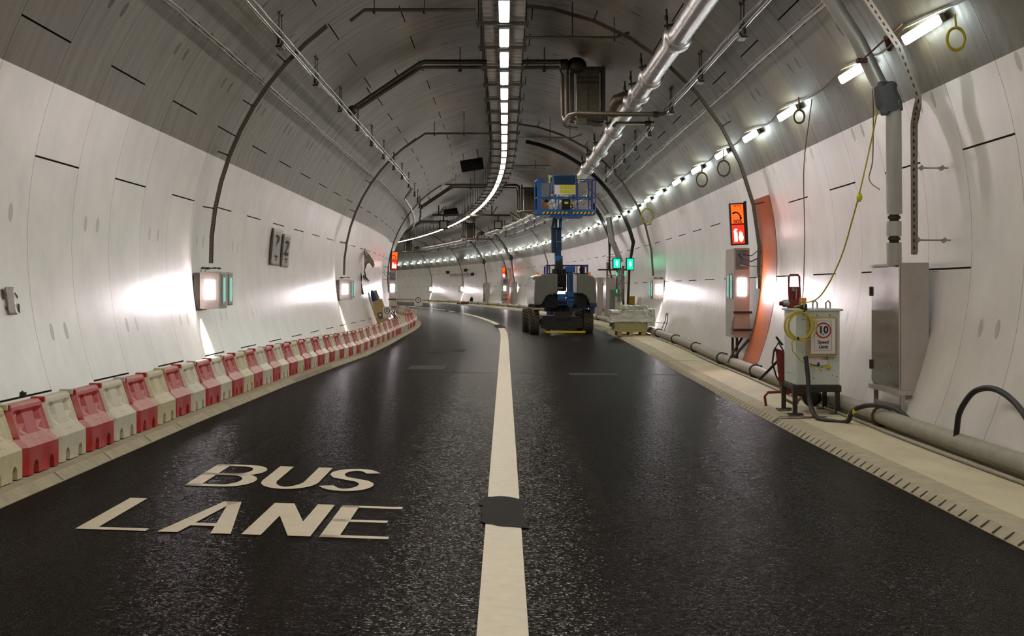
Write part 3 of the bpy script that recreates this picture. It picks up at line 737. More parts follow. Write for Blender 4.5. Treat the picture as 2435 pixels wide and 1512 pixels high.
# ---- valve chamber hung from the crown with its crossing pipes; repeats every 42.6 m
def chamber(s0, which, big):
    M = TF(s0, 0, 0)
    t = thing('valve_chamber', 'dark panelled box hung from the crown, %s' % which, 'hanging box', M, 'valve chambers under the crown')
    b = MB(); b.box((1.72, .05, 5.80), (2.27, .55, 6.98)); b.build('casing', M_['dkpipe'], t, bevel=.01)
    b = MB(); b.box((1.735, .0, 6.60), (2.255, .06, 6.64)); b.box((1.735, .02, 6.72), (2.255, .06, 6.75)); b.box((1.985, .03, 5.85), (1.995, .05, 6.9)); b.build('panel_trim', M_['dark'], t)
    for x in (1.62, 2.36):
        for y in ((0,), (0, .55))[big]:
            p = MB(); p.box((x-.04, y-.04, 5.72), (x+.04, y+.04, 7.12)); p.build('frame_post', M_['dark'], t)
    for z in (5.74, 6.95):
        for y in (0, .55): p = MB(); p.bar((1.6, y, z), (2.4, y, z), .06, .07); p.build('frame_rail', M_['dark'], t)
    p = MB(); p.box((1.7, -.12, 5.62), (1.95, .1, 5.75)); p.bar((1.72, -.02, 5.70), (2.3, .3, 5.62), .25, .05); p.build('drip_tray', M_['dkpipe'], t)
    # left crossing pipe pair from chamber over the crown down to the left thin pipe
    t2 = thing('crossing_pipe', 'twin dark pipe crossing left from the %s' % which.replace('the ', '', 1), 'pipe', M, 'crossing pipes under the crown')
    for dz, r in ((0, .055), (-.13, .04)):
        b = MB(); pts = [(1.48, 0, 5.75), (1.48, 0, 6.9), (1.46, 0, 7.02+dz), (1.34, 0, 7.1+dz), (-1.9, 0, 7.1+dz), (-2.02, 0, 7.05+dz), (-3.58, -.1, 5.98+dz*.8)]
        if dz: pts = [(1.38, .05, 5.75), (1.38, .05, 6.8), (1.30, .05, 6.97), (-1.9, 0, 6.97), (-2.02, 0, 6.93), (-3.6, -.1, 5.88)]
        b.tube(pts, r, 10); b.build('pipe', M_['dkpipe'], t2)
    for x in (-1.05, .95) if big else (-1.05,):
        b = MB(); b.cyl((x, 0, 6.88), (x, 0, 7.45), .012, 6); b.cyl((x, 0, 6.86), (x, 0, 6.92), .04, 8); b.build('hanger_rod', M_['dark'], t2)
    b = MB(); b.ellipsoid((-3.6, -.12, 5.93), (.12, .15, .12), 10, 6); b.build('elbow', M_['dark'], t2)
    for a_ in ((-2.45, 6.72), (-3.1, 6.28)):
        b = MB(); b.cyl((a_[0], 0, a_[1]-.1), (a_[0]-.28, 0, a_[1]+.42), .012, 6); b.build('hanger_rod', M_['dark'], t2)
    if big:
        b = MB(); b.lathe([(.10, 0), (.13, .02), (.13, .16), (.10, .18)], (1.34, 0, 7.04), (1, 0, 0), 14); b.ellipsoid((1.72, .1, 7.03), (.24, .2, .2), 14, 8); b.build('valve', M_['dark'], t2)
    # right crossing pipes to the thin pipe runs
    t3 = thing('crossing_pipe', 'slim pipe pair running right under the %s' % which.replace('the ', '', 1), 'pipe', M, 'crossing pipes under the crown')
    b = MB(); b.tube([(1.42, 0, 5.8), (1.44, -.1, 5.70), (1.5, -1.6, 5.66), (1.62, -1.9, 5.65), (3.55, -1.9, 5.63), (3.63, -1.95, 5.66), (3.66, -2.1, 5.68)], .05, 10); b.build('pipe', M_['dkpipe'], t3)
    b = MB(); b.tube([(1.38, .05, 5.78), (1.42, .05, 5.6), (1.5, .1, 5.56), (1.75, .3, 5.55)], .035, 8); b.build('pipe', M_['dkpipe'], t3)
    b = MB(); b.tube([(2.62, .2, 5.60), (2.7, .4, 5.68), (3.45, .6, 5.70), (3.6, .65, 5.72), (3.62, .9, 5.70)], .045, 10); b.build('pipe', M_['dkpipe'], t3)
    b = MB(); b.lathe([(.05, 0), (.075, .01), (.075, .12), (.05, .13)], (3.35, -1.9, 5.63), (1, 0, 0), 12); b.build('pipe_coupling', M_['dark'], t3); b = MB(); b.lathe([(.045, 0), (.07, .01), (.07, .14), (.045, .15)], (3.4, .6, 5.70), (1, 0, 0), 12); b.build('pipe_coupling', M_['dark'], t3)
    # fat tee with elbow off the main
    t4 = thing('main_elbow', 'dark round elbow on the big pipe beside the %s' % which.replace('the ', '', 1), 'pipe elbow', M, 'elbows on the big main')
    b = MB(); b.tube([(3.0, -.9, 6.12), (2.78, -.95, 6.13), (2.62, -.9, 6.08), (2.55, -.8, 5.94), (2.53, -.7, 5.74)], .135, 16); b.build('elbow', M_['dkpipe'], t4)
    b = MB(); b.lathe([(.13, 0), (.18, .01), (.18, .1), (.13, .11)], (2.86, -.93, 6.125), (-1, -.1, 0), 20); b.build('flange', M_['dark'], t4)
chamber(36.0, 'the nearest chamber', 1); chamber(78.6, 'the second chamber, left of the lift', 0)
chamber(121.2, 'the third chamber, above the road bend', 0); chamber(163.8, 'the farthest chamber above the bend', 0)

# ================================================================== RING-WISE CONDUITS AND TRAYS
def ring_frames(s, p0, p1, inset, n=20, M=None, lean=0):
    r = []
    for i in range(n+1):
        p = p0+(p1-p0)*i/n; F = RFRAME(s+lean*i/n, p, inset)
        if M: F = M @ F
        r.append((F.translation.copy(), F.to_3x3().col[0].normalized(), F.to_3x3().col[2].normalized()))
    return r
def ring_tray(s, p0, p1, lab, wid=.10, inset=.2, group='ring-wise cable trays', n=10, seg=True):
    t = thing('ring_cable_tray', lab, 'cable tray', RFRAME(s, p0, inset), group); Mi = t.matrix_world.inverted()
    fr = ring_frames(s, p0, p1, inset, n, Mi); b = MB(); h = wid/2
    prof = [(-h,.05),(-h,0),(h,0),(h,.05),(h+.008,.05),(h+.008,-.006),(-h-.008,-.006),(-h-.008,.05)]
    b.sweep(prof, fr, True)
    L = 0; uv = []
    for i, (p, X, Y) in enumerate(fr):
        if i: L += (p-fr[i-1][0]).length
        for q_ in (0, 1, 2, 3, 3, 2, 1, 0): uv.append((L, q_))
    b.build('tray', SLOT, t, uv=uv)
    b = MB()
    for q in (-.02, .015): b.tube([p+X*q-Y*.03+Y*.055 for p, X, Y in fr], .012, 5)
    b.build('cable', M_['black'], t)
    for i in range(2, n, 2):
        p, X, Y = fr[i]; b = MB(); b.bar(p-X*.02, p-Y*(inset-.01)-X*.02, .022, .022); b.bar(p-X*h*1.6, p+X*h*1.6, .03, .03); b.build('standoff', M_['dark'], t)
    return t
SLOT = slot_mat('punched_galvanised', (112,104,92), (70,63,54), .07, .35)
ring_tray(26.6, 181, 127, 'dark cable tray curving from the left wall light box up over the left vault')
ring_tray(30.0, -6, 88, 'dark cable tray curving over the vault down to the right emergency cabinet')
ring_tray(48.6, 181, 123, 'cable tray curving up from the second left wall light box', .1)
ring_tray(51.5, -1, 96, 'cable tray curving up from the right wall light box beyond the pallet', .1)
ring_tray(72.5, 188, 120, 'cable tray curving up beside the left emergency cabinet', .1)
ring_tray(98.0, -4, 60, 'cable tray on the far right wall behind the boom lift', .1)
ring_tray(121.5, -2, 70, 'cable tray at the far right emergency cabinet', .1)
ring_tray(147.5, -2, 70, 'cable tray at the far right wall light box', .1)
ring_tray(166.5, -2, 60, 'cable tray at the farthest right wall light box', .1)
def cross_conduit(s, x0, x1, z, lab, r=.03, mtl='dkpipe', ends=None, rods=()):
    t = thing('crown_conduit', lab, 'conduit', TF(s, x0, z), 'conduits crossing under the crown')
    b = MB(); L = x1-x0; pts = [(0, 0, 0), (L, 0, 0)]
    if ends: pts = pts+[(L+ends[0], 0, ends[1])] if ends[0] > 0 else [(ends[0], 0, ends[1])]+pts
    b.tube(pts, r, 8); b.build('conduit', M_[mtl], t)
    for x in rods:
        b = MB(); top = ZC+math.sqrt(max(.1, RT**2-(x0+x-TC)**2)); b.cyl((x, 0, -.06), (x, 0, top-z+.02), .01, 5); b.ellipsoid((x, 0, -.03), (.03, .03, .05), 6, 4); b.build('rod', M_['dark'], t)
cross_conduit(26.6, -2.45, -.5, 6.60, 'slim conduit across the crown left of the nearest strip light', rods=(.17, 1.05), ends=(-.25, -.2))
cross_conduit(30.0, .35, 2.2, 6.68, 'slim conduit across the crown right of the nearest strip light', rods=(.02, 1.0, 1.83), ends=(.28, .1))
cross_conduit(48.8, -2.55, -.5, 6.71, 'slim conduit across the crown on the left in the middle distance', rods=(.3, 1.25), ends=(-.8, -.55))
cross_conduit(49.6, .45, 2.25, 6.65, 'slim conduit across the crown on the right in the middle distance', mtl='steel', rods=(1.05, 1.7), ends=(.3, .12))
cross_conduit(66.0, .35, 2.2, 7.05, 'bright twin conduit right of the strip lights above the lift', .045, 'duct', rods=(.1, 1.2))
cross_conduit(66.0, .35, 2.05, 6.93, 'lower bright conduit right of the strip lights above the lift', .035, 'duct')
cross_conduit(72.5, -2.4, -.5, 6.7, 'far slim conduit across the crown on the left', rods=(.5, 1.4))

# near right punched channel and insulated riser
def poly_sweep(pts, Xs, prof, closed=True): return [(Vector(p), Vector(X), Vector(Y)) for (p, X, Y) in pts]
t = thing('punched_channel', 'long punched galvanised channel running down the right wall beside the insulated riser', 'cable channel', RFRAME(17.3, 36, .3)); Mi = t.matrix_world.inverted()
key = [(17.6, 50, .32), (17.35, 33.5, .32), (17.2, 26, .32), (17.25, 19, .32)]
pts = [Mi @ RP(*k) for k in key]+[Mi @ W(17.75, 4.68, 3.2), Mi @ W(17.9, 4.78, 2.1)]
pts = []
for (a_, b_) in zip([RP(*k) for k in key]+[W(17.6, 4.74, 3.6)], [RP(*k) for k in key[1:]]+[W(17.6, 4.74, 3.6), W(17.95, 4.84, 2.12)]):
    for k in range(4): pts.append(Mi @ (a_+(b_-a_)*k/4))
pts.append(Mi @ W(17.95, 4.84, 2.12)); fr = []
tt = Mi.to_3x3() @ (TF(17.5, 0, 0).to_3x3() @ Vector((0.35, 1, 0))).normalized()
for i, p in enumerate(pts):
    d = (pts[min(i+1, len(pts)-1)]-pts[max(0, i-1)]).normalized(); X = (tt-d*tt.dot(d)).normalized(); fr.append((p, X, d.cross(X)))
SLOT2 = slot_mat('punched_channel_steel', (188,182,174), (52,48,42), .085)
prof = [(-.05,.07),(-.05,0),(.05,0),(.05,.07),(.053,.07),(.053,-.003),(-.053,-.003),(-.053,.07)]
b = MB(); b.sweep(prof, fr, True); L = 0; uv = []
for i, (p, X, Y) in enumerate(fr):
    if i: L += (p-fr[i-1][0]).length
    for q_ in (0, 1, 2, 3, 3, 2, 1, 0): uv.append((L, q_))
for k in range(len(uv)):
    pass
b.build('channel', SLOT2, t, uv=uv)
b = MB(); b.tube([p+Y*.035 for p, X, Y in fr], .016, 6); b.build('cable', M_['black'], t)
for (s, z) in ((17.75, 3.12), (17.9, 2.28)):
    b = MB(); a_ = W(s, 4.86, z); e = W(s, math.sqrt(RT**2-(z-ZC)**2)+TC+.0, z)
    b.tube([Mi @ a_, Mi @ e], .012, 6); b.cbox(Mi @ (a_+Vector((.04, 0, 0))), (.05, .05, .05)); b.cbox(Mi @ (e-Vector((.08, 0, 0))), (.08, .05, .05)); b.build('strut', M_['steel'], t)
# riser
t = thing('insulated_riser', 'fat aluminium clad riser pipe dropping into the tall steel cabinet at right', 'pipe', TF(18.4, 4.7, 2.0)); Mi = t.matrix_world.inverted()
b = MB(); b.tube([Mi @ RP(18.5, p, .3) for p in (51, 44, 36.2, 29.5, 22.8, 20.2)], .095, 20); b.build('upper_pipe', M_['riser'], t)
b = MB(); b.tube([Mi @ W(18.4, 4.74, 4.0), Mi @ W(18.55, 4.79, 2.62)], .095, 20); b.build('pipe', M_['riser'], t)
for z0_, z1_, zs_ in ((2.50, 2.70, (2.56, 2.64)), (2.26, 2.36, (2.30,))):
    b = MB(); b.tube([Mi @ W(18.56, 4.79, z1_), Mi @ W(18.57, 4.79, z0_)], .06, 16)
    for z in zs_: b.tube([Mi @ W(18.56, 4.79, z), Mi @ W(18.56, 4.79, z+.035)], .078, 16)
    b.build('grooved_coupling', M_['dark'], t)
b = MB(); b.tube([Mi @ W(18.57, 4.79, 2.53), Mi @ W(18.57, 4.79, 2.35)], .092, 20); b.tube([Mi @ W(18.57, 4.79, 2.27), Mi @ W(18.6, 4.80, 1.98)], .092, 20); b.build('lower_pipe', M_['riser'], t)
b = MB(); b.bar(Mi @ W(18.5, 4.72, 4.62), Mi @ W(18.3, 4.62, 4.75), .05, .03); b.tube([Mi @ RP(18.3, 27, .42), Mi @ RP(17.3, 28.5, .1)], .012, 6); b.cbox(Mi @ RP(18.4, 27, .4), (.12, .12, .05)); b.build('clamp', M_['rust'], t)
# cloth round the bend
def lump(mb, c, r, seed, n=20, m=14, amp=.12, sq=1):
    rnd = random.Random(seed); ph = [rnd.uniform(0, 6) for _ in range(9)]; vv = []; fs = []
    for i in range(m+1):
        a = math.pi*i/m
        for j in range(n):
            q = 2*math.pi*j/n; d = Vector((math.sin(a)*math.cos(q), math.sin(a)*math.sin(q), math.cos(a)))
            k = 1+amp*(math.sin(3*q+ph[0]+2*a)+.6*math.sin(5*a+ph[1]+q)+.5*math.sin(7*q+ph[2])+.5*math.sin(9*a+ph[3]))/2
            e = Vector((abs(d.x)**sq*(1 if d.x > 0 else -1), abs(d.y)**sq*(1 if d.y > 0 else -1), abs(d.z)**sq*(1 if d.z > 0 else -1)))
            vv.append(Vector(c)+Vector((e.x*r[0]*k, e.y*r[1]*k, e.z*r[2]*k)))
    for i in range(m):
        for j in range(n): fs.append((i*n+j, (i+1)*n+j, (i+1)*n+(j+1) % n, i*n+(j+1) % n))
    mb.add(vv, fs, 0, True)
b = MB(); lump(b, (0, 0, 0), (.135, .135, .19), 5, n=28, m=20, amp=.2, sq=.55)
o = b.build('cloth_wrap', M_['cloth']); o.matrix_world = TF(18.42, 4.68, 4.02) @ Matrix.Rotation(-.2, 4, 'Y'); tag(o, 'crumpled grey cloth wrapped round the bend of the near right riser pipe', 'cloth wrap')
# ================================================================== WALL LIGHT BOXES
def light_box(s, side, lab):
    """emergency light box on the wall; local x points from the wall into the tunnel, y along the tunnel"""
    off = side*4.88; M = TF(s, off, 1.36) @ Matrix.Rotation(0, 4, 'Z')
    t = thing('wall_light_box', lab, 'light box', M, 'light boxes on the tunnel walls'); q = side      # wall is at +x*q
    b = MB(); b.box((min(0, q*.36), 0, 0), (max(0, q*.36), .62, .64)); b.build('case', M_['stainless'], t, bevel=.006)
    b = MB(); b.box((min(0, q*.36), .64, .05), (max(0, q*.36), 1.22, .64)); b.build('case', M_['stainless'], t, bevel=.006)
    b = MB(); b.box((min(q*.01, q*.35), -.012, .01), (max(q*.01, q*.35), -.001, .63)); b.build('face_plate', M_['stainless'], t)
    b = MB(); b.box((min(q*.36, q*.45), -.02, -.03), (max(q*.36, q*.45), .62, .62)); b.build('wall_bracket', M_['dark'], t)
    b = MB(); b.box((min(q*.09, q*.27), -.017, .17), (max(q*.09, q*.27), -.002, .49)); b.build('light_panel', L_BOX, t)
    b = MB()
    for x in (.06, .31):
        for z in (.13, .53): b.cyl((q*x, -.012, z), (q*x, 0, z), .009, 6)
    b.build('screws', M_['dark'], t)
    for y in (.12, .74):
        b = MB(); b.box((min(0, -q*.012), y, .06), (max(0, -q*.012), y+.36, .60)); b.build('window_frame', M_['stainless2'], t)
        b = MB(); b.box((min(-q*.012, -q*.02), y+.1, .12), (max(-q*.012, -q*.02), y+.27, .54)); b.build('lit_window', L_TEAL, t)
    b = MB()
    for y in (.05, .42):
        b.tube([(q*.34, y, .64), (q*.34, y, .70), (q*.06, y, .70)], .008, 5); b.cbox((q*.3, y, .70), (.06, .04, .04)); b.cbox((q*.1, y, .70), (.05, .03, .03))
    b.build('fixing', M_['dark'], t)
    ld = bpy.data.lights.new('down', 'SPOT'); ld.spot_size = math.radians(76); ld.spot_blend = 1; ld.shadow_soft_size = .04; ld.energy = 75; ld.color = (1, .97, .74)
    lo = bpy.data.objects.new('down_light', ld); C.objects.link(lo); lo.parent = t; lo.location = (q*.24, .2, -.03); lo.rotation_euler = (math.radians(4), -q*math.radians(3), 0)
    b = MB(); b.box((min(q*.25, q*.35), .15, -.009), (max(q*.25, q*.35), .25, .0)); b.build('down_lamp', M_['board'], t)
    return t
light_box(26.05, -1, 'square steel light box with glaring panel on the left wall, nearest')
light_box(48.1, -1, 'steel light box with glaring panel on the left wall, second')
light_box(49.7, 1, 'steel light box with glaring panel on the right wall above the pallet')
light_box(5.0, -1, 'steel light box on the left wall behind the left edge of the photo')
light_box(10.0, 1, 'steel light box on the right wall behind the right edge of the photo')
light_box(148.2, 1, 'small far light box on the right wall of the bend')
light_box(167.2, 1, 'farthest light box on the right wall of the bend')
light_box(97.5, 1, 'light box on the far right wall behind the boom lift')

# ================================================================== SOS CABINETS
def sos(s, side, lab, labs):
    q = side; M = TF(s, side*4.71, 0)
    t = thing('emergency_cabinet', lab, 'cabinet', M, 'emergency cabinets'); g0 = gz(s, side*4.6)
    b = MB(); b.box((min(0, q*.32), 0, .70), (max(0, q*.32), 1.2, 2.54)); b.build('case', M_['stainless'], t, bevel=.008)
    b = MB(); b.box((min(q*.07, q*.25), -.006, 1.56), (max(q*.07, q*.25), .002, 1.92)); b.build('light_panel', L_BOX, t)
    for y in (.18, .62):
        b = MB(); b.box((min(0, -q*.012), y, 1.5), (max(0, -q*.012), y+.3, 2.02)); b.build('window_frame', M_['stainless2'], t)
        b = MB(); b.box((min(-q*.012, -q*.02), y+.08, 1.54), (max(-q*.012, -q*.02), y+.2, 1.98)); b.build('lit_window', L_TEAL, t)
    for z in (1.22, .86):
        b = MB(); b.bar((q*-.02, -.05, z), (q*.36, -.05, z), .035, .05); b.build('handle_bar', M_['dark'], t)
    b = MB(); b.box((min(q*.03, q*.3), -.012, 2.1), (max(q*.03, q*.3), 0, 2.5))
    b.build('gland_plate', M_['stainless2'], t)
    b = MB()
    for x, z in ((.1, 2.4), (.2, 2.4), (.1, 2.2), (.2, 2.2)): b.cyl((q*x, -.03, z), (q*x, -.01, z), .02, 8)
    b.tube([(q*.1, -.03, 2.4), (q*.18, -.07, 2.3), (q*.34, -.06, 2.26), (q*.5, -.02, 2.34), (q*.58, 0, 2.5)], .012, 6); b.build('cable', M_['bluecloth'], t)
    b = MB(); b.tube([(q*.2, -.03, 2.4), (q*.35, -.05, 2.38), (q*.5, -.02, 2.5), (q*.58, 0, 2.62)], .009, 5); b.tube([(q*.1, -.03, 2.2), (q*.3, -.03, 2.17), (q*.6, 0, 2.16)], .009, 5); b.build('thin_cable', M_['dark'], t)
    for x, y in ((.08, .15), (.12, 1.0)):
        b = MB(); b.bar((q*x, y, g0+.30), (q*x, y, .72), .05, .05); b.build('leg', M_['dark'], t)
    b = MB(); b.tube([(q*.3, .0, .66), (q*.1, -.06, .45), (-q*.05, -.05, .22), (q*.05, .2, .14), (q*.3, .5, .12)], .03, 7); b.tube([(q*.2, .2, .7), (q*.0, .1, .4), (-q*.12, .0, .2)], .025, 7); b.build('hose', M_['dark'], t)
    b = MB(); b.tube([(-q*.03, -.03, .84), (-q*.04, -.05, 1.0), (q*.0, -.05, 1.15)], .018, 6)
    for k in range(5): b.cbox((-q*(.02+.02*(k % 2)), -.03+.02*k, .78+.03*k), (.06, .07, .04))
    b.build('latch_lever', M_['steel'], t)
    # sign above
    Ms = TF(s-.05, side*4.80, 2.60) @ Matrix.Rotation(q*math.radians(-3), 4, 'Y')
    t = thing('emergency_sign', labs, 'sign', Ms, 'lit emergency signs')
    b = MB(); b.box((-.155, 0, 0), (.155, .10, .86)); b.box((min(q*.155, q*.20), -.0, -.0), (max(q*.155, q*.20), .16, .89)); b.build('sign_case', M_['dark'], t, bevel=.006)
    b = MB(); b.box((-.125, -.008, .44), (.125, .0, .83)); o1 = b.build('phone_panel', L_ORG, t)
    b = MB(); b.box((-.125, -.008, .03), (.125, .0, .41)); o2 = b.build('extinguisher_panel', L_RED, t)
    b = MB(); X = (1, 0, 0); Z = (0, 0, 1)
    text_mb(b, 'SOS', (0, -.011, .478), X, Z, .095, bold=.004)
    text_mb(b, 'NB 014', (-.005, -.011, .80), X, Z, .052, bold=.0015); text_mb(b, '10', (.07, -.011, .755), X, Z, .045)
    # handset: curved bar with two ends
    pts = [(-.075, .66), (-.03, .672), (.02, .65), (.052, .60), (.062, .55)]; poly = []
    b2 = MB(); b2.tube([(x, -.012, z) for x, z in pts], .014, 6)
    b.add(b2.v, b2.f); 
    for c, dx, dz in (((-.078, .655), .030, .024), ((.064, .548), .024, .030)): b.ellipsoid((c[0], -.012, c[1]), (dx, .005, dz), 10, 5)
    b.build('lettering', M_['ink'], o1)
    b = MB()    # extinguisher and flame pictogram
    b.flat([(-.085,.07),(-.02,.07),(-.02,.25),(-.04,.28),(-.04,.30),(-.015,.31),(-.02,.33),(-.07,.33),(-.10,.27),(-.085,.26),(-.075,.29),(-.062,.28),(-.085,.25)], (0, -.011, 0), X, Z)
    b.flat([(.02,.09),(.05,.06),(.09,.09),(.105,.15),(.09,.2),(.085,.26),(.07,.22),(.055,.30),(.04,.24),(.02,.28),(.015,.2),(0,.15)], (0, -.011, 0), X, Z)
    b.build('pictogram', L_WHT, o2)
    return t
sos(31.0, 1, 'tall steel emergency cabinet with glaring light on the right wall', 'glowing orange and red SOS telephone and extinguisher sign on the right wall')
sos(71.0, -1, 'tall steel emergency cabinet on the left wall where the tunnel bends', 'glowing orange and red SOS sign on the left wall at the bend')
sos(121.6, 1, 'far emergency cabinet on the right wall of the bend', 'small far glowing red SOS sign on the right wall of the bend')
def wall_patch(name, s0, s1, p0, p1, mtl, lab, cat, n=12, m=4, inset=.006, taper=0):
    b = MB(); vv = []
    for i in range(n+1):
        for j in range(m+1):
            f = i/n; vv.append(RP(s0+(s1-s0)*j/m, p0+(p1-p0)*f, inset))
    b.add(vv, [(i*(m+1)+j, i*(m+1)+j+1, (i+1)*(m+1)+j+1, (i+1)*(m+1)+j) for i in range(n) for j in range(m)], 0, True)
    return tag(b.build(name, mtl, origin=RP(s0, p0)), lab, cat)
wall_patch('painted_wall_band', 29.30, 31.10, -24.5, 14, M_['orange'], 'orange painted ring of wall behind the right emergency cabinet', 'wall marking')
wall_patch('painted_wall_band', 119.9, 121.4, -24.5, 12, M_['orange'], 'orange painted ring of wall behind the far emergency cabinet', 'wall marking')

# ================================================================== RISER CABINETS
def riser_cabinet(s, lab, near=False, h=1.6, riser=True):
    off = 4.82; M = TF(s, off, .47 if near else .5)
    t = thing('steel_cabinet', lab, 'cabinet', M, 'tall steel cabinets on the right walkway'); g0 = wz(s, off)-(.47 if near else .5)
    b = MB(); b.box((0, 0, 0), (.34, 1.42, h)); b.build('case', M_['stainless'], t, bevel=.006)
    b = MB(); b.box((-.02, .03, .03), (-.002, 1.40, h-.05)); b.build('door', M_['stainless2'], t, bevel=.004)
    b = MB()
    for z in (.25, h-.35): b.cbox((-.03, 1.40, z), (.03, .05, .12))
    b.build('hinge', M_['dark'], t)
    b = MB(); b.bar((-.025, 0, h-.02), (-.025, 1.42, h-.02), .03, .02); b.bar((-.02, -.005, 0), (-.02, -.005, h), .012, .012); b.bar((-.03, 0, -.03), (-.03, 1.42, -.03), .04, .06); b.bar((-.03, 0, -.03), (.36, 0, -.03), .04, .06); b.build('frame', M_['stainless'], t)
    for y in (.04, 1.36):
        b = MB(); b.bar((.03, y, g0), (.03, y, 0), .05, .05); b.build('leg', M_['steel'], t)
    b = MB(); b.bar((.03, .04, -.22), (.03, 1.36, -.22), .05, .04); b.build('leg_brace', M_['steel'], t)
    if near:
        b = MB(); b.tube([(.3, .02, h-.1), (.62, .02, h-.1)], .008, 5); b.cbox((.62, .02, h-.1), (.02, .02, .08)); b.tube([(.34, .1, .02), (.70, .1, -.06)], .01, 5); b.build('anchor_rod', M_['steel'], t)
    return t
riser_cabinet(18.35, 'large tall steel cabinet with door on the right wall, nearest', True, h=1.55)
for s, l in ((67.5, 'tall grey steel cabinet beside the boom lift wheels, nearer of the pair'), (71.6, 'grey steel cabinet half hidden behind the boom lift, farther of the pair'), (116.5, 'far steel cabinet right of the far red sign'), (132.5, 'farthest small steel cabinet on the right wall')):
    riser_cabinet(s, l, h=1.75)
    if s in (116.5, 132.5):
        t = thing('insulated_riser', 'thin far riser pipe down to the %s' % ('cabinet right of the far red sign' if s < 120 else 'farthest steel cabinet'), 'pipe', TF(s, 4.8, 2.2)); Mi = t.matrix_world.inverted()
        b = MB(); b.tube([Mi @ RP(s+.3, p, .3) for p in (52, 44, 36, 29, 22)], .09, 12); b.tube([Mi @ W(s+.3, 4.72, 4.1), Mi @ W(s+.3, 4.86, 2.2)], .09, 12); b.build('pipe', M_['duct'], t)
        b = MB(); lump(b, Mi @ W(s+.3, 4.7, 4.1), (.16, .16, .24), 9, 10, 8); b.build('wrapped_bend', M_['cloth'], t)
        b = MB(); b.tube([Mi @ RP(s-.3, p, .3) for p in (52, 44, 36, 29, 22)]+[Mi @ W(s-.3, 4.9, 2.2)], .03, 8); b.build('conduit', M_['dark'], t)
b = MB(); b.box((4.82, 0, 2.25), (4.9, .08, 2.9)); o = b.build('post', M_['greenfilm']); o.matrix_world = TF(67.6, .0, 0); tag(o, 'short grey green post standing on the steel cabinet beside the lift', 'post')

# second riser with green signals beyond the pallet
t = thing('insulated_riser', 'slanting aluminium riser pipe above the green signals behind the lift', 'pipe', TF(60, 4.7, 2.0)); Mi = t.matrix_world.inverted()
b = MB(); b.tube([Mi @ RP(59.5, p, .55) for p in (46, 37, 30)], .115, 14); b.build('upper_pipe', M_['riser'], t)
b = MB(); b.tube([Mi @ RP(59.5, 28.5, .55), Mi @ W(59.5, 4.3, 3.6), Mi @ W(59.6, 4.66, 2.75)], .115, 14); b.build('pipe', M_['riser'], t)
t = thing('black_pipe_bundle', 'dark pipe and cable bundle curving down the wall to the green signals', 'cable bundle', TF(58.2, 4.9, 1.0)); Mi = t.matrix_world.inverted()
for k in range(5):
    b = MB(); b.tube([Mi @ RP(57.6+.12*k, p, .14+.05*(k % 2)) for p in range(80, 10, -6)]+[Mi @ W(57.9+.1*k, 4.85, 2.6), Mi @ W(58+.1*k, 4.8, 1.1)], .03, 7); b.build('pipe', M_['olive'], t)
t = thing('black_cable_bundle', 'black cables hanging down the wall just right of the lift platform', 'cable bundle', TF(66.5, 4.9, 1.0), None); Mi = t.matrix_world.inverted()
for k in range(4):
    b = MB(); b.tube([Mi @ RP(65.6+.16*k, p, .16+.06*(k % 2)) for p in range(38, 14, -6)]+[Mi @ W(65.9+.1*k, 4.75+.03*k, 2.6), Mi @ W(66+.1*k, 4.9, 2.2)], .028, 6); b.build('cable', M_['olive'], t)
b = MB()
for a_, z in ((.3, 3.1), (.5, 2.95), (.5, 2.3)): b.tube([Mi @ W(66, 4.7, z), Mi @ W(64.5, 5.15, z-.03)], .02, 5)
b.build('strut', M_['dark'], t)
def signal(s, off, z, w_, h_, lab):
    t = thing('green_signal', lab, 'signal', TF(s, off, z), 'green lit signals')
    b = MB(); b.box((-w_/2-.03, .0, -h_/2-.03), (w_/2+.03, .22, h_/2+.03)); b.build('housing', M_['blackm'], t, bevel=.01)
    b = MB(); b.box((-w_/2, -.012, -h_/2), (w_/2, .0, h_/2)); g_ = b.build('lit_face', L_GRN, t)
    b = MB(); b.ellipsoid((0, -.018, 0), (w_*.2, .008, h_*.32), 10, 6); b.build('arrow_glow', L_GRN2, g_)
signal(58.5, 4.40, 2.69, .25, .36, 'green lit signal left of the slanting riser pipe')
signal(56.5, 4.73, 2.63, .24, .40, 'green lit signal right of the slanting riser pipe')
t = thing('signal_controller', 'grey green control cabinet with pipework and valves behind the wrapped pallet', 'control cabinet', TF(59.0, 4.46, 0)); z0 = wz(59, 4.46)
b = MB(); b.box((-.28, 0, z0+.3), (.12, .5, 1.68)); b.build('case', M_['greenfilm'], t, bevel=.01)
b = MB(); b.box((-.08, -.015, z0+.3), (.1, 0, 1.4)); b.build('door', M_['ivory2'], t)
b = MB(); b.box((-.26, 0, z0), (.1, .5, z0+.3)); b.build('plinth', M_['dark'], t)
b = MB()
for k, x in enumerate((.02, .08, .14, .2, .26)):
    b.tube([(x, -.1, 1.2+.1*(k % 2)), (x+.03*math.sin(k), -.1, 1.8), (x, -.05, 2.55)], .022, 6)
for k in range(12): b.ellipsoid((.02+.05*(k % 5), -.12, 1.25+.11*k), (.04, .04, .035), 8, 5)
b.build('valve_pipework', M_['steel'], t)
b = MB(); b.bar((-.75, 0, 2.45), (.4, 0, 2.45), .05, .06); b.bar((.0, 0, 1.6), (.0, 0, 2.6), .06, .06); b.bar((.24, 0, 1.0), (.24, 0, 2.6), .08, .08); b.build('bracket_arm', M_['dark'], t)
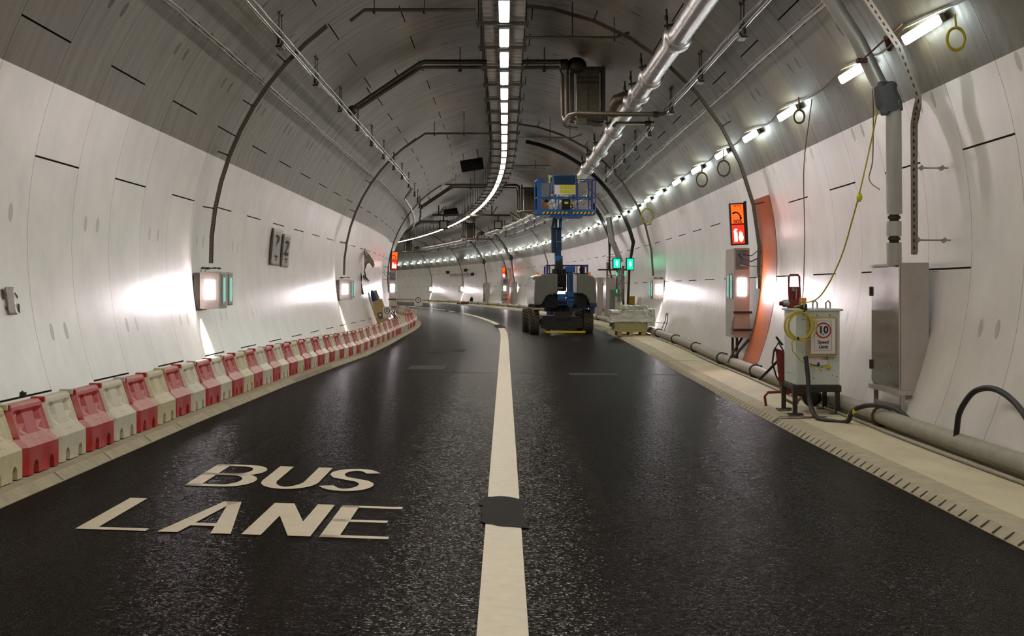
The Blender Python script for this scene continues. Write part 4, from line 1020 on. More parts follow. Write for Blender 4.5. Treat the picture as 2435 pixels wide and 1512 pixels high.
b = MB(); b.cbox((-.02, -.05, 2.28), (.03, .03, .16)); b.cbox((.3, -.05, 2.30), (.03, .03, .16)); b.cbox((-.02, -.05, 1.62), (.02, .03, .14)); b.build('green_lamp', L_GRN, t)
b = MB(); b.box((.36, .1, z0+.6), (.6, .3, 1.42)); o = b.build('yellow_bin', M_['brown']); o.matrix_world = TF(58.6, 4.52, 0); tag(o, 'ochre yellow box on the wall behind the wrapped pallet', 'box')

# ================================================================== GANTRY, SIGNALS, BLACK PANELS
t = thing('signal_gantry', 'thin dark beam hung across the vault carrying two lane signals', 'gantry', TF(97, 0, 6.42))
b = MB(); b.bar((-2.6, 0, 0), (2.4, 0, 0), .12, .12); b.build('beam', M_['dark'], t)
for x in (-2.2, 1.2):
    b = MB(); b.bar((x, 0, 0), (x, 0, .62), .07, .07); b.bar((x, 0, 0), (x+.35, 0, .55), .05, .05); b.build('hanger', M_['dark'], t)
for x, l in ((-1.9, 'square dark lane signal hanging at the left end of the gantry'), (1.6, 'square dark lane signal hanging at the right end of the gantry')):
    t = thing('lane_signal', l, 'signal', TF(96.8, x, 5.80), 'dark lane signals on the gantry')
    b = MB(); b.box((-.28, 0, -.28), (.28, .2, .28)); b.build('housing', M_['blackm'], t)
    b = MB(); b.box((-.2, -.01, -.2), (.2, 0, .2)); b.build('screen', M_['greenfilm'], t)
    b = MB(); b.bar((0, .1, .28), (0, .1, .56), .1, .1); b.build('bracket', M_['dark'], t)
for s, l in ((62, 'black rectangular board under the crown left of the strip lights, nearer'), (100.5, 'small black rectangular panel under the far crown, behind the gantry')):
    t = thing('blank_sign', l, 'panel', TF(s, -1.22, 6.80) @ Matrix.Rotation(math.radians(-9), 4, 'Y'), 'black hanging panels')
    b = MB(); b.box((-.46, 0, -.26), (.46, .14, .22)); b.build('panel', M_['blackm'], t)
    b = MB(); b.tube([(-.3, .07, .2), (-.3, .07, .5)], .015, 5); b.tube([(.3, .07, .2), (.3, .07, .6)], .015, 5); b.build('hanger', M_['dark'], t)
# small loudspeakers / cameras far away on the right wall
for s, p, l in ((155.5, 13.5, 'small black camera high on the far right wall, left one'), (144.5, 14.5, 'small black camera high on the far right wall, upper right one'), (141.0, 9.5, 'small black camera on the far right wall, lower right one')):
    t = thing('wall_camera', l, 'camera', RFRAME(s, p), 'small cameras on the far wall')
    b = MB(); b.box((-.3, -.14, .2), (.25, .14, .45)); b.build('body', M_['blackm'], t); b = MB(); b.bar((0, 0, 0), (0, 0, .25), .06, .06); b.build('bracket', M_['dark'], t)
b = MB(); b.tube([RP(s, 10.5, .25) for s in (155, 151, 147, 144)], .03, 6); b.tube([RP(s, 9.3, .25) for s in (155, 151, 147, 144)], .03, 6)
for s in (155, 151.5, 148, 144.5): b.tube([RP(s, 10.5, .25), RP(s, 9.3, .25), RP(s, 9.3, 0)], .02, 5)
tag(b.build('pipe_rack', M_['dark'], origin=RP(150, 10, 0)), 'short ladder of dark pipes on the far right wall between the small cameras', 'pipe rack')

# ================================================================== RIGHT WALKWAY: SITE PIPE
PO = 4.70
t = thing('site_pipe', 'long dusty grey pipe lying along the foot of the right wall', 'pipe', TF(10, PO, 0)); Mi = t.matrix_world.inverted()
def pz(s, o=4.70, r=.098): return wz(s, o)+r+.035
b = MB(); b.tube([Mi @ W(s, PO, pz(s)) for s in srange(6, 190, 1.0)], .098, 18); b.build('pipe', M_['pipe'], t)
for i, s in enumerate([9.5, 18.85, 23.9, 28.3, 32.7, 37.2, 41.6, 46.2, 52, 58, 64, 70, 76, 82, 88, 94, 100, 106, 112, 118, 124, 130, 136, 142, 148, 154, 160, 166, 172]):
    F = Mi @ TF(s, PO, pz(s)); b = MB()
    b.tube([F @ Vector((.110*math.cos(a), 0, .110*math.sin(a))) for a in [k*math.pi/9 for k in range(18)]], .018, 6, closed=True)
    b.box((-.02, -.03, .11), (.02, .03, .15), 0, F @ Matrix.Rotation(.9, 4, 'Y')); b.box((-.1, -.05, -.133), (.1, .05, -.1), 0, F); b.build('clamp', M_['rust' if i < 3 else 'dark'], t)
b = MB(); b.tube([W(s, 4.56+.015*math.sin(s*.7), wz(s, 4.56)+.022) for s in srange(6, 60, .7)], .02, 7)
tag(b.build('floor_conduit', M_['pipe'], origin=W(10, 4.34, 0)), 'thin grey conduit lying in front of the long site pipe', 'conduit')
t = None
# black cables
def cable(name, pts, r, mtl, lab, n=3, cat='cable'):
    P_ = [Vector(p) for p in pts]; out = []
    for i in range(len(P_)-1):
        p0 = P_[max(0, i-1)]; p1 = P_[i]; p2 = P_[i+1]; p3 = P_[min(len(P_)-1, i+2)]
        for k in range(6):
            t_ = k/6; out.append(.5*((2*p1)+(p2-p0)*t_+(2*p0-5*p1+4*p2-p3)*t_*t_+(3*p1-p0-3*p2+p3)*t_**3))
    out.append(P_[-1]); b = MB(); b.tube(out, r, 10); return tag(b.build(name, mtl, origin=P_[0]), lab, cat)
cable('power_cable', [W(20.55, 4.10, .78), W(20.45, 4.11, .5), W(20.3, 4.10, .2), W(20.0, 4.12, .02), W(19.7, 4.22, -.015), W(19.4, 4.40, .0), W(19.15, 4.42, .16), W(18.8, 4.56, .255), W(18.2, 4.72, .25), W(17.7, 4.86, .06), W(17.6, 4.9, -.02)], .031, M_['black'], 'thick black cable looping from the white box over the site pipe')
b = MB(); b.tube([W(19.33, 4.413, .07), W(19.2, 4.42, .14), W(19.08, 4.44, .18)], .034, 8); tag(b.build('yellow_tape', M_['label'], origin=W(19.2, 4.4, .1)), 'yellow tape wound round the thick black cable', 'tape')
cable('power_cable', [W(15.6, 4.66, .10), W(15.55, 4.66, .25), W(15.5, 4.68, .45), W(15.3, 4.76, .66), W(15.0, 4.86, .71), W(14.6, 4.92, .62), W(14.2, 4.94, .44), W(13.9, 4.95, .2)], .031, M_['black'], 'thick black cable arching up against the wall at the right edge')
cable('hanging_cable', [RP(19.4, 27.0, .1), W(19.3, 4.7, 4.3), W(19.35, 4.72, 3.4), W(19.3, 4.66, 3.1), W(19.0, 4.72, 2.95)], .008, M_['cable_o'], 'thin olive cable hanging from the second batten beside the riser')
cable('hanging_cable', [W(18.7, 4.66, 4.1), W(18.9, 4.58, 3.5), W(19.1, 4.5, 2.95), W(19.4, 4.5, 2.7), W(20.0, 4.45, 2.1), W(20.5, 4.3, 1.62), W(20.9, 4.15, 1.5), W(21.1, 4.05, 1.45)], .010, M_['cable_y'], 'long yellow cable sagging from the riser bend to the white box')
b = MB(); b.ellipsoid((0, 0, 0), (.04, .04, .06), 10, 6); o = b.build('cable_plug', M_['label']); o.location = W(19.15, 4.5, 2.86); tag(o, 'small yellow plug on the sagging yellow cable', 'plug')
cable('hanging_cable', [RP(22.9, 26.4, .08), W(23.2, 4.6, 3.6), W(23.3, 4.63, 2.6), W(23.0, 4.55, 1.7), W(22.4, 4.4, 1.45)], .008, M_['cable_o'], 'thin brown cable hanging straight down the right wall from the third batten')

# ================================================================== WHITE BOX ON STAND
t = thing('transformer_box', 'white enamelled electrical box on a black steel stand on the right walkway', 'electrical box', TF(20.72, 4.0, 0)); zb = .385; zt = 1.40
def g_(y, x=.3): return wz(20.72+y, 4.0+x)
b = MB(); b.box((0, 0, zb), (.60, .86, zt)); b.build('cabinet', M_['ivory'], t, bevel=.008)
b = MB(); b.box((-.035, -.03, zt), (.64, .90, zt+.03)); b.build('lid', M_['ivory'], t, bevel=.008)
b = MB(); b.box((.14, -.03, .66), (.42, 0, 1.32)); b.build('backing_panel', M_['board'], t, bevel=.003)
for x, y in ((-.01, .02), (.57, .02), (-.01, .86), (.57, .86)):
    b = MB(); b.bar((x, y, g_(y)), (x, y, zb), .06, .05); b.cbox((x, y, g_(y)+.01), (.2, .16, .02)); b.build('stand_leg', M_['dark'], t)
b = MB(); b.bar((-.03, .0, zb-.05), (.62, .0, zb-.05), .05, .09); b.bar((-.03, .86, zb-.05), (.62, .86, zb-.05), .05, .09); b.bar((0, 0, zb-.04), (0, .86, zb-.04), .05, .07); b.bar((.58, 0, zb-.04), (.58, .86, zb-.04), .05, .07); b.build('stand_frame', M_['dark'], t, bevel=.01)
for x in (.10, .28, .46):
    b = MB(); b.tube([(x-.03, .1, zt+.02), (x-.03, .1, zt+.11), (x, .1, zt+.14), (x+.03, .1, zt+.11), (x+.03, .1, zt+.02)], .01, 6); b.cyl((x, -.034, zt-.06), (x, -.01, zt-.06), .014, 8); b.build('lifting_lug', M_['steel'], t)
b = MB(); b.cyl((.44, -.03, .63), (.44, .0, .63), .036, 14); b.cyl((.44, -.045, .63), (.44, -.03, .63), .02, 10); b.build('gauge', M_['cable_y'], t)
b = MB(); b.box((.355, -.03, .73), (.43, 0, .79)); b.build('socket_plate', M_['dkpipe'], t)
b = MB()
for x, z in ((.5, .52), (.24, .48), (.56, .9), (.56, .5), (.1, 1.28), (.1, .75), (.52, 1.3), (.3, .6), (.33, .62), (.34, .58), (.36, .63)): b.cyl((x, -.004, z), (x, 0, z), .008, 6)
for k in range(7): b.cyl((0, .1+.1*k, .52+.01*(k % 2)), (-.004, .1+.1*k, .52+.01*(k % 2)), .006, 5)
b.build('bolts', M_['dark'], t)
b = MB(); b.tube([(.18, -.03, .68), (.22, -.05, .66), (.30, -.03, .66)], .006, 5); b.cbox((.30, -.02, .67), (.03, .03, .05)); b.build('earth_lead', M_['dark'], t)
t = thing('speed_limit_sign', 'sign reading 10 Speed Limit on a timber frame, hung on the white box', 'sign', TF(20.66, 4.0, 0) @ Matrix.Translation((.335, 0, 1.05)))
b = MB()
for a_, c_ in (((-.19, 0, -.255), (.19, 0, -.255)), ((-.19, 0, .255), (.19, 0, .255)), ((-.19, 0, -.255), (-.19, 0, .255)), ((.19, 0, -.255), (.19, 0, .255))): b.bar(a_, c_, .035, .035)
b.build('timber_frame', M_['wood'], t)
b = MB(); b.box((-.15, -.035, -.235), (.185, -.018, .245)); pb = b.build('sign_board', M_['board'], t, bevel=.003)
X = (1, 0, 0); Z = (0, 0, 1)
def ring2d(mb, cx, cz, r0, r1, y, n=40):
    vv = []; 
    for i in range(n):
        a = 2*math.pi*i/n
        for r in (r0, r1): vv.append((cx+r*math.cos(a), y, cz+r*math.sin(a)))
    mb.add(vv, [(2*i, 2*i+1, (2*i+3) % (2*n), (2*i+2) % (2*n)) for i in range(n)])
b = MB(); ring2d(b, .02, .085, .088, .107, -.038); b.build('red_ring', M_['signred'], pb)
b = MB(); text_mb(b, '10', (.02, -.038, .09), X, Z, .135, bold=.005); text_mb(b, 'MPH', (.02, -.038, .03), X, Z, .022, bold=.0006)
text_mb(b, 'Speed', (.018, -.038, -.075), X, Z, .062, bold=.0018); text_mb(b, 'Limit', (.02, -.038, -.14), X, Z, .062, bold=.0018)
for a_, c_ in (((-.1, -.19), (.13, -.19)), ((-.1, .215), (.13, .215)), ((-.1, -.19), (-.1, .215)), ((.13, -.19), (.13, .215))): b.bar((a_[0], -.037, a_[1]), (c_[0], -.037, c_[1]), .002, .0025)
b.build('lettering', M_['ink'], pb)
t = thing('yellow_cable_coil', 'coil of thin yellow cable hung on the corner of the white box', 'cable coil', TF(20.60, 4.0, 1.15) @ Matrix.Translation((.01, 0, .03)))
for k in range(7):
    b = MB(); r = .17+.013*(k % 4); ox = random.uniform(-.03, .05); pts = [(ox+r*.95*math.cos(a), -.03-.008*k+.01*math.sin(3*a+k), r*math.sin(a)+.02) for a in [i*math.pi/16 for i in range(32)]]; b.tube(pts, .0062, 5, closed=True)
    b.build('cable_turn', M_['cable_y'], t)
b = MB(); b.tube([(-.02, -.07, -.14), (-.10, -.06, -.2), (-.09, -.05, -.32), (.02, -.05, -.45), (.14, -.04, -.52), (.24, -.03, -.57)], .0075, 6); b.cyl((.24, -.02, -.57), (.25, -.05, -.575), .014, 6); b.build('cable_tail', M_['cable_y'], t)
b = MB(); b.bar((-.02, -.10, -.15), (-.02, -.02, -.15), .02, .04); b.tube([(.05, -.02, .2), (.1, -.05, .24), (.02, .0, .27)], .02, 6); b.build('tie', M_['black'], t)
# hand-held red machine on top
t = thing('red_power_tool', 'red framed machine with tall loop handle standing on the white box', 'machine', TF(21.15, 4.0, zt+.03) @ Matrix.Translation((.06, 0, 0)))
b = MB(); b.tube([(-.07, 0, .02), (-.08, 0, .28), (-.078, 0, .44), (-.06, 0, .465), (.05, 0, .465), (.07, 0, .44), (.075, 0, .28), (.09, 0, .02)], .014, 8); b.build('loop_handle', M_['machred'], t)
b = MB(); b.box((-.075, -.012, .1), (.075, .015, .30)); b.build('plate', M_['machred'], t); b = MB(); b.box((-.04, -.03, .24), (0, -.012, .29)); b.cyl((.02, -.03, .12), (.02, -.03, .28), .012, 8); b.build('lever', M_['steel'], t)
b = MB(); b.box((-.09, -.05, 0), (.08, .1, .12)); b.build('gearbox', M_['machred'], t, bevel=.01)
b = MB(); b.lathe([(.05, 0), (.055, .02), (.055, .09), (.04, .1)], (-.07, 0, .07), (-1, -.1, 0), 16); b.build('pulley', M_['steel'], t); b = MB(); b.lathe([(.03, 0), (.035, .01), (.03, .05)], (-.165, -.01, .07), (-1, 0, 0), 12); b.build('cap', M_['machred'], t)
b = MB(); b.box((.06, -.06, .06), (.16, .06, .15)); b.build('motor_cover', mat('tool_orange', (236,134,36), .5, 0, .05), t, bevel=.008); b = MB(); b.box((.04, -.06, .0), (.17, .06, .06)); b.build('motor_base', M_['black'], t)
# red hydraulic unit and floor clutter behind the stand
t = thing('hydraulic_pack', 'red framed machine with black hoses standing behind the white box', 'machine', TF(22.1, 3.98, 0)); g0 = wz(22.1, 4.0)
b = MB(); b.bar((.08, 0, .25), (.02, 0, .80), .06, .05); b.bar((-.04, 0, .82), (.12, 0, .76), .05, .05); b.bar((.14, .1, .2), (.10, .1, .80), .05, .05); b.bar((.08, 0, .25), (.2, 0, .2), .08, .1); b.build('frame', M_['machred'], t)
b = MB()
b.tube([(.1, 0, .80), (.02, -.05, .92), (-.04, -.02, .8), (-.06, 0, .62), (0, 0, .42), (.08, 0, .3)], .012, 6); b.tube([(.1, .05, .88), (.04, .05, .95), (.0, .02, 1.0)], .016, 6); b.tube([(.05, .1, .66), (-.08, .2, .5), (-.2, .3, .36)], .02, 6); b.build('hose', M_['black'], t)
b = MB(); b.tube([(-.17, -.1, g0+.02), (-.19, -.1, g0+.16), (-.14, -.1, g0+.22), (.1, 0, g0+.22), (.5, 0, g0+.2)], .018, 7); b.build('foot_bar', M_['machred'], t)
b = MB(); b.lathe([(.06, 0), (.13, .01), (.14, .03), (.14, .1), (.06, .12)], (.47, -.12, g0+.15), (.5, .8, 0), 18); b.build('wheel', M_['black'], t)
b = MB(); b.tube([(.05, 0, .3), (.1, -.05, .1), (.25, -.1, .02), (.35, -.05, .12)], .022, 7); b.tube([(.22, -.1, .35), (.2, -.12, .15), (.3, -.15, .03)], .008, 5); b.build('hose', M_['cable_o'], t)

# ================================================================== PALLET
t = thing('wrapped_pallet', 'pallet of pale slabs under crumpled clear plastic on the right walkway', 'pallet load', TF(47.6, 3.52, 0)); z0 = wz(47.6, 4.2)+.03
b = MB()
for y in (.02, .52, 1.02):
    for x in (.05, .42, .80): b.box((x-.01, y, z0-.02), (x+.12, y+.12, z0+.09))
for k in range(6): b.box((.02, .0+k*.21, z0+.09), (.95, .14+k*.21, z0+.115))
for y in (.02, .52, 1.02): b.box((.02, y, z0-.03), (.95, y+.12, z0-.005))
b.build('pallet', M_['wood'], t)
z = z0+.115
for k in range(5):
    j = random.uniform(-.03, .03); b = MB(); b.box((-.1+j+.02*k, .0, z), (.97+j*.5, 1.2, z+.06)); b.build('slab', M_['slab'], t, bevel=.006); z += .064
b = MB()
def crumple(mb, x0, x1, y0, y1, z0_, z1_, seed, amp=.035, nx=16, nz=6):
    rnd = random.Random(seed); lay = []
    for k in range(nz+1):
        f = k/nz; ring = []; inx = .04*math.sin(f*3)+.05*f; zz = z0_+(z1_-z0_)*f
        per = [(x0+(x1-x0)*i/nx, y0) for i in range(nx)]+[(x1, y0+(y1-y0)*i/nx) for i in range(nx)]+[(x1-(x1-x0)*i/nx, y1) for i in range(nx)]+[(x0, y1-(y1-y0)*i/nx) for i in range(nx)]
        cx = (x0+x1)/2; cy = (y0+y1)/2
        for x, y in per: ring.append((cx+(x-cx)*(1-inx)+rnd.uniform(-amp, amp), cy+(y-cy)*(1-inx)+rnd.uniform(-amp, amp), zz+rnd.uniform(-amp, amp)*.7))
        lay.append(ring)
    n = 4*nx; vv = [p for r in lay for p in r]; fs = [(k*n+i, k*n+(i+1) % n, (k+1)*n+(i+1) % n, (k+1)*n+i) for k in range(nz) for i in range(n)]
    vv.append((cx, cy, z1_)); fs += [(nz*n+i, nz*n+(i+1) % n, len(vv)-1) for i in range(n)]; mb.add(vv, fs, 0, True)
crumple(b, -.2, 1.12, -.05, 1.3, z-.03, z+.34, 3); b.build('plastic_wrap', M_['wrap'], t)
b = MB(); crumple(b, .22, 1.0, .1, 1.1, z+.28, z+.48, 8, .04); b.build('plastic_wrap', M_['wrap'], t)
b = MB(); crumple(b, 1.0, 1.22, -.05, 1.2, z0+.28, z+.38, 18, .03); b.build('plastic_wrap', M_['wrap'], t)
b = MB(); b.box((.05, .05, z+.36), (.28, .3, z+.42)); b.build('loose_slab', M_['slab'], t)
# thin wire stand right of the pallet
b = MB(); b.tube([(0, 0, 0), (.16, 0, .38), (.2, 0, .62), (.24, 0, .62), (.23, 0, .36), (.1, 0, 0)], .011, 5); b.tube([(-.12, 0, .33), (.24, 0, .31)], .009, 5)
o = b.build('wire_stand', M_['dark']); o.matrix_world = TF(46.5, 4.78, wz(46.5, 4.8)+.1); tag(o, 'thin bent wire frame leaning on the wall right of the pallet', 'wire frame')
b = MB()
for k in range(5): b.cbox((.1*k, .05*(k % 2), .03+.02*(k % 3)), (.09, .12, .06))
o = b.build('rubble', M_['rust']); o.matrix_world = TF(55.5, 4.0, wz(55.5, 4.2)); tag(o, 'small brown debris on the walkway between lift wheel and pallet', 'debris')
# ================================================================== BARRIER ROW (left)
def barrier_mesh():
    """jersey shaped plastic barrier, 0.96 long (y), symmetrical in x, 0.56 high"""
    mb = MB(); H_ = [(.0, .205), (.225, .205), (.29, .135), (.515, .062), (.55, .055), (.565, .035)]
    hl = .452
    # foot layer with two arched fork slots
    def archpoly(z1):
        p = [(-hl, 0)]
        for c in (-.2, .2):
            p += [(c-.065, 0), (c-.06, .07), (c-.03, .105), (c, .112), (c+.03, .105), (c+.06, .07), (c+.065, 0)]
        p += [(hl, 0), (hl, z1), (-hl, z1)]; return p
    HL = hl; hl = hl-.07; pl = archpoly(.225); mb.prism(pl, (-.205, 0, 0), (0, 1, 0), (0, 0, 1), (.41, 0, 0)); hl = HL
    for e in (1, -1):
        mb.prism([(-.205, e*(hl-.07)), (.205, e*(hl-.07)), (.205, e*(hl-.065)), (.15, e*hl), (-.15, e*hl), (-.205, e*(hl-.065))], (0, 0, 0), (1, 0, 0), (0, 1, 0), (0, 0, .225))
    # shoulder and upper body, front (+x) with recesses
    ys = [-hl, -.387, -.34, -.30, -.20, -.13, .13, .20, .30, .34, .387, hl]
    zs = [.225, .29, .31, .345, .40, .455, .485, .515, .545, .565]
    def half(z):
        for (a, x0), (b, x1) in zip(H_, H_[1:]):
            if z <= b: return x0+(x1-x0)*(z-a)/(b-a)
        return .035
    def dep(y, z):
        d = 0
        if abs(y) <= .34 and .30 < z < .50: d = .014
        if .13 < abs(y) < .30 and .39 < z < .47: d = .06
        if abs(y) == .20 and .34 < z < .50: d = max(d, .03)
        if abs(y) > .44: d = .05 if z < .3 else .035
        return d
    for sg in (1, -1):
        n = len(ys)
        for za in (zs[:2], zs[1:]):
            vv = [(sg*(half(z)-dep(y, z)), y*(1-.02*(z > .5)), z) for z in za for y in ys]
            mb.add(vv, [(i*n+j, i*n+j+1, (i+1)*n+j+1, (i+1)*n+j) for i in range(len(za)-1) for j in range(n-1)], 0, False)
    for e in (0, -1):
        k = 1; y = ys[e]; vv = []
        for z in zs: vv += [(half(z)-dep(y, z), y*(1-.02*(z > .5)), z), (-(half(z)-dep(y, z)), y*(1-.02*(z > .5)), z)]
        mb.add(vv, [(2*i, 2*i+1, 2*i+3, 2*i+2) for i in range(len(zs)-1)])
    mb.add([(.035, -hl*.98, .565), (.035, hl*.98, .565), (-.035, hl*.98, .565), (-.035, -hl*.98, .565)], [(0, 1, 2, 3)])
    return mb
def barrier_proto(mtl, clean=0):
    t = thing('plastic_barrier', '', 'barrier', Matrix())
    o = barrier_mesh().build('barrier_body', mtl, t, bevel=.007)
    b = MB(); b.box((-.05, .42, .53), (.07, .46, .58)); b.build('interlock_tongue', mtl, t, bevel=.008); b = MB(); b.box((-.05, -.46, .53), (.075, -.43, .575)); b.build('interlock_tongue', mtl, t, bevel=.008)
    b = MB(); b.box((.155, -.10, .262), (.162, .10, .266), 0, None); b.build('moulded_lettering', M_['joint'], t)
    return t
pr = {k: barrier_proto(M_[m]) for k, m in (('w', 'whiteb'), ('y', 'whiteb2'), ('r', 'red'), ('R', 'redclean'))}
PITCH = .925; s = 11.65-PITCH*8; i = 0; used = set()
BC = {0: 'R'}
reds = 0; whites = 0; nvis = 0
while s < 137:
    k = i-8                                     # k = 0: the white one cut by the left frame edge
    colr = 'r' if (k % 2) else ('w' if (k//2) % 3 else 'y')
    if k >= 44: colr = random.choice('rrwwy')
    if k in (50,): colr = 'w'
    if k == 51: colr = 'R'
    o_ = -4.02+random.uniform(-.012, .012); M = TF(s, o_, wz(s, o_), random.uniform(-.015, .015))
    word = {'w': 'white', 'y': 'yellowed white', 'r': 'dusty red', 'R': 'bright red'}[colr]
    if k < 0: lab = '%s plastic barrier of the row, %s outside the left photo edge' % (word, ordn(-k))
    else: lab = '%s plastic barrier on left kerb, %s in the row from near left' % (word, ordn(k+1))
    p = pr[colr]
    if colr not in used: p.matrix_world = M; p['label'] = lab; p['group'] = 'row of plastic barriers along the left kerb'; used.add(colr)
    else: copytree(p, M, lab, 'row of plastic barriers along the left kerb')
    s += PITCH if s < 25 else 1.02; i += 1

def pole_sign(s, off, h, txt, lab, w_=.31, ht=.42, zt=1.0):
    g0 = wz(s, off); t = thing('speed_sign', lab, 'sign', TF(s, off, zt))
    b = MB(); b.box((-w_/2, -.01, -ht/2), (w_/2, .01, ht/2)); pb = b.build('sign_board', M_['board'], t)
    b = MB(); ring2d(b, 0, ht*.12, w_*.28, w_*.36, -.013, 28); text_mb(b, txt, (0, -.013, ht*.12), (1, 0, 0), (0, 0, 1), .15, bold=.004)
    text_mb(b, 'Speed', (0, -.013, -ht*.25), (1, 0, 0), (0, 0, 1), .045); text_mb(b, 'Limit', (0, -.013, -ht*.38), (1, 0, 0), (0, 0, 1), .045); b.build('lettering', M_['ink'], pb)
    b = MB(); b.bar((0, .02, g0-zt), (0, .02, ht*.4), .03, .03); b.build('post', M_['wood'], t)
pole_sign(57.0, -4.38, 0, '5', 'white sign with a ringed 5 in front of the left emergency cabinet', zt=.83)
pole_sign(84.0, -3.75, 0, '5', 'faded white sign on a thin post where the barrier row turns', .45, .52, zt=1.02)

# plywood, bags leaning at the left wall
def lean(s, off, z, rx, ry, lab, nm, cat, lo, hi, mtl, extra=None):
    b = MB(); b.box(lo, hi); o = b.build(nm, M_[mtl], bevel=.004)
    o.matrix_world = TF(s, off, z) @ Matrix.Rotation(math.radians(ry), 4, 'Y') @ Matrix.Rotation(math.radians(rx), 4, 'X'); tag(o, lab, cat); return o
g0 = wz(60, -4.9)
lean(59.2, -4.55, wz(59, -4.55), 0, -19, 'long tan plywood sheet leaning on the left wall before the emergency cabinet', 'plywood_sheet', 'board', (-.24, 0, 0), (.24, .02, 1.25), 'ply')
b = MB(); b.box((-.2, -.03, .42), (.2, .0, .95)); o = b.build('cardboard_sheet', M_['card'] if 0 else M_['ply'], bevel=.004); o.matrix_world = TF(58.9, -4.56, g0) @ Matrix.Rotation(math.radians(-19), 4, 'Y'); tag(o, 'smaller tan board with a printed star leaning in front of the long plywood sheet', 'board')
b = MB(); b.box((-.1, -.006, -.13), (.1, 0, .13)); st = b.build('printed_label', M_['dkpipe'], o); st.location = (.0, -.032, .62)
b = MB(); pts = [(.07*math.sin(a)*(1 if k % 2 == 0 else .45), .07*math.cos(a)*(1 if k % 2 == 0 else .45)) for k, a in [(k, k*math.pi/5) for k in range(10)]]
b.flat(pts, (0, -.009, .03), (1, 0, 0), (0, 0, 1)); b.build('star_print', M_['board'], st)
b = MB(); b.box((-.08, 0, 0), (.16, .05, .55)); o = b.build('timber_offcut', M_['wood'], bevel=.01); o.matrix_world = TF(59.5, -4.92, wz(59, -4.9)+1.02) @ Matrix.Rotation(math.radians(-20), 4, 'Y'); tag(o, 'pale timber offcut sticking up behind the plywood sheet', 'timber')
b = MB(); lump(b, (0, 0, 0), (.10, .08, .36), 31, 14, 12, .12); o = b.build('blue_bag', M_['bluecloth']); o.matrix_world = TF(59.3, -5.03, wz(59, -4.9)+1.22) @ Matrix.Rotation(math.radians(-16), 4, 'Y'); tag(o, 'blue fabric bag on top of the plywood leaning at the left wall', 'bag')
b = MB(); lump(b, (0, 0, 0), (.05, .06, .38), 33, 12, 12, .2); o = b.build('white_bag', M_['whitebag']); o.matrix_world = TF(59.2, -5.14, wz(59, -4.9)+1.12) @ Matrix.Rotation(math.radians(-16), 4, 'Y'); tag(o, 'crumpled white sheet beside the blue bag on the left wall', 'sheet')
b = MB(); b.box((-.02, 0, 0), (.03, .03, .8)); o = b.build('timber_batten', M_['wood']); o.matrix_world = TF(59.8, -4.78, wz(59.8, -4.8)+.0) @ Matrix.Rotation(math.radians(-14), 4, 'Y'); tag(o, 'thin timber batten leaning beside the plywood sheet', 'timber')

# foil sheets with numerals on the left wall
def wall_sheet(s0, s1, z0, z1, mtl, nm, lab, cat, seed=1, j=.03, edge=True, cols=6, rows=10):
    rnd = random.Random(seed); b = MB(); vv = []
    for i in range(rows+1):
        for k in range(cols+1):
            z = z0+(z1-z0)*i/rows; s = s0+(s1-s0)*k/cols+((.10 if cols == 6 else 0)*i/rows); a = math.degrees(math.asin((z-ZC)/RT)); jj = rnd.uniform(0, j)*(1 if 0 < k < cols else .5)
            ej = rnd.uniform(-.03, .03) if k in (0, cols) or i in (0, rows) else 0
            vv.append(RP(s+ej, 180-a, .02+jj))
    n = cols+1; b.add(vv, [(i*n+k, i*n+k+1, (i+1)*n+k+1, (i+1)*n+k) for i in range(rows) for k in range(cols)], 0, True)
    return tag(b.build(nm, M_[mtl], solid=.004, origin=RP(s0, 180, 0)), lab, cat)
def on_wall(mb, poly, s0, z0, sc_s, sc_z, ins=.042):
    p = []
    for x, y in poly:
        z = z0+y*sc_z; p.append(RP(s0+x*sc_s, 180-math.degrees(math.asin((z-ZC)/RT)), ins))
    mb.add(p, [tuple(range(len(p)))])
TWO = [(0,.78),(.0,.88),(.15,.98),(.5,1),(.85,.96),(1,.84),(.98,.68),(.8,.52),(.45,.32),(.35,.2),(1,.2),(1,0),(0,0),(0,.12),(.1,.26),(.45,.48),(.68,.65),(.72,.8),(.55,.9),(.35,.88),(.28,.78)]
def torn_sign(s0, s1, z0, z1, lab, seed, full):
    o = wall_sheet(s0, s1, z0, z1, 'greysheet', 'torn_foil_sheet', lab, 'sheet', seed, .012)
    b = MB(); ds = s1-s0; dz = z1-z0
    if full: on_wall(b, TWO, s0+.42*ds, z0+.36*dz, ds*.40, dz*.46)
    else:
        on_wall(b, [(x*.45, y) for x, y in TWO[2:10]+TWO[16:]], s0+.42*ds, z0+.4*dz, ds*.7, dz*.44); on_wall(b, [(0,0),(.12,.1),(.2,.6),(.1,1),(0,.7)], s0+.7*ds, z0+.62*dz, ds*.5, dz*.22)
    for x, y in ((.5, .12), (.6, .2), (.45, .22)): on_wall(b, [(0,0),(.12,.02),(.14,.07),(.02,.06)], s0+x*ds, z0+y*dz, ds, dz)
    on_wall(b, [(0,0),(.07,0),(.09,.5),(.10,1),(.03,1),(.02,.5)], s0-.0*ds, z0+.02*dz, ds, dz*.98)
    b.add([p for p in []], []); q = b.build('dark_print', M_['print']); q.parent = o; q.matrix_parent_inverse = Matrix.Translation(o.location).inverted()
torn_sign(34.5, 36.0, 2.25, 3.10, 'torn grey foil sheet with broken dark marks on the left wall, left of the pair', 4, False)
torn_sign(36.2, 37.55, 2.23, 3.03, 'torn grey foil sheet with a dark 2 on the left wall, right of the pair', 6, True)
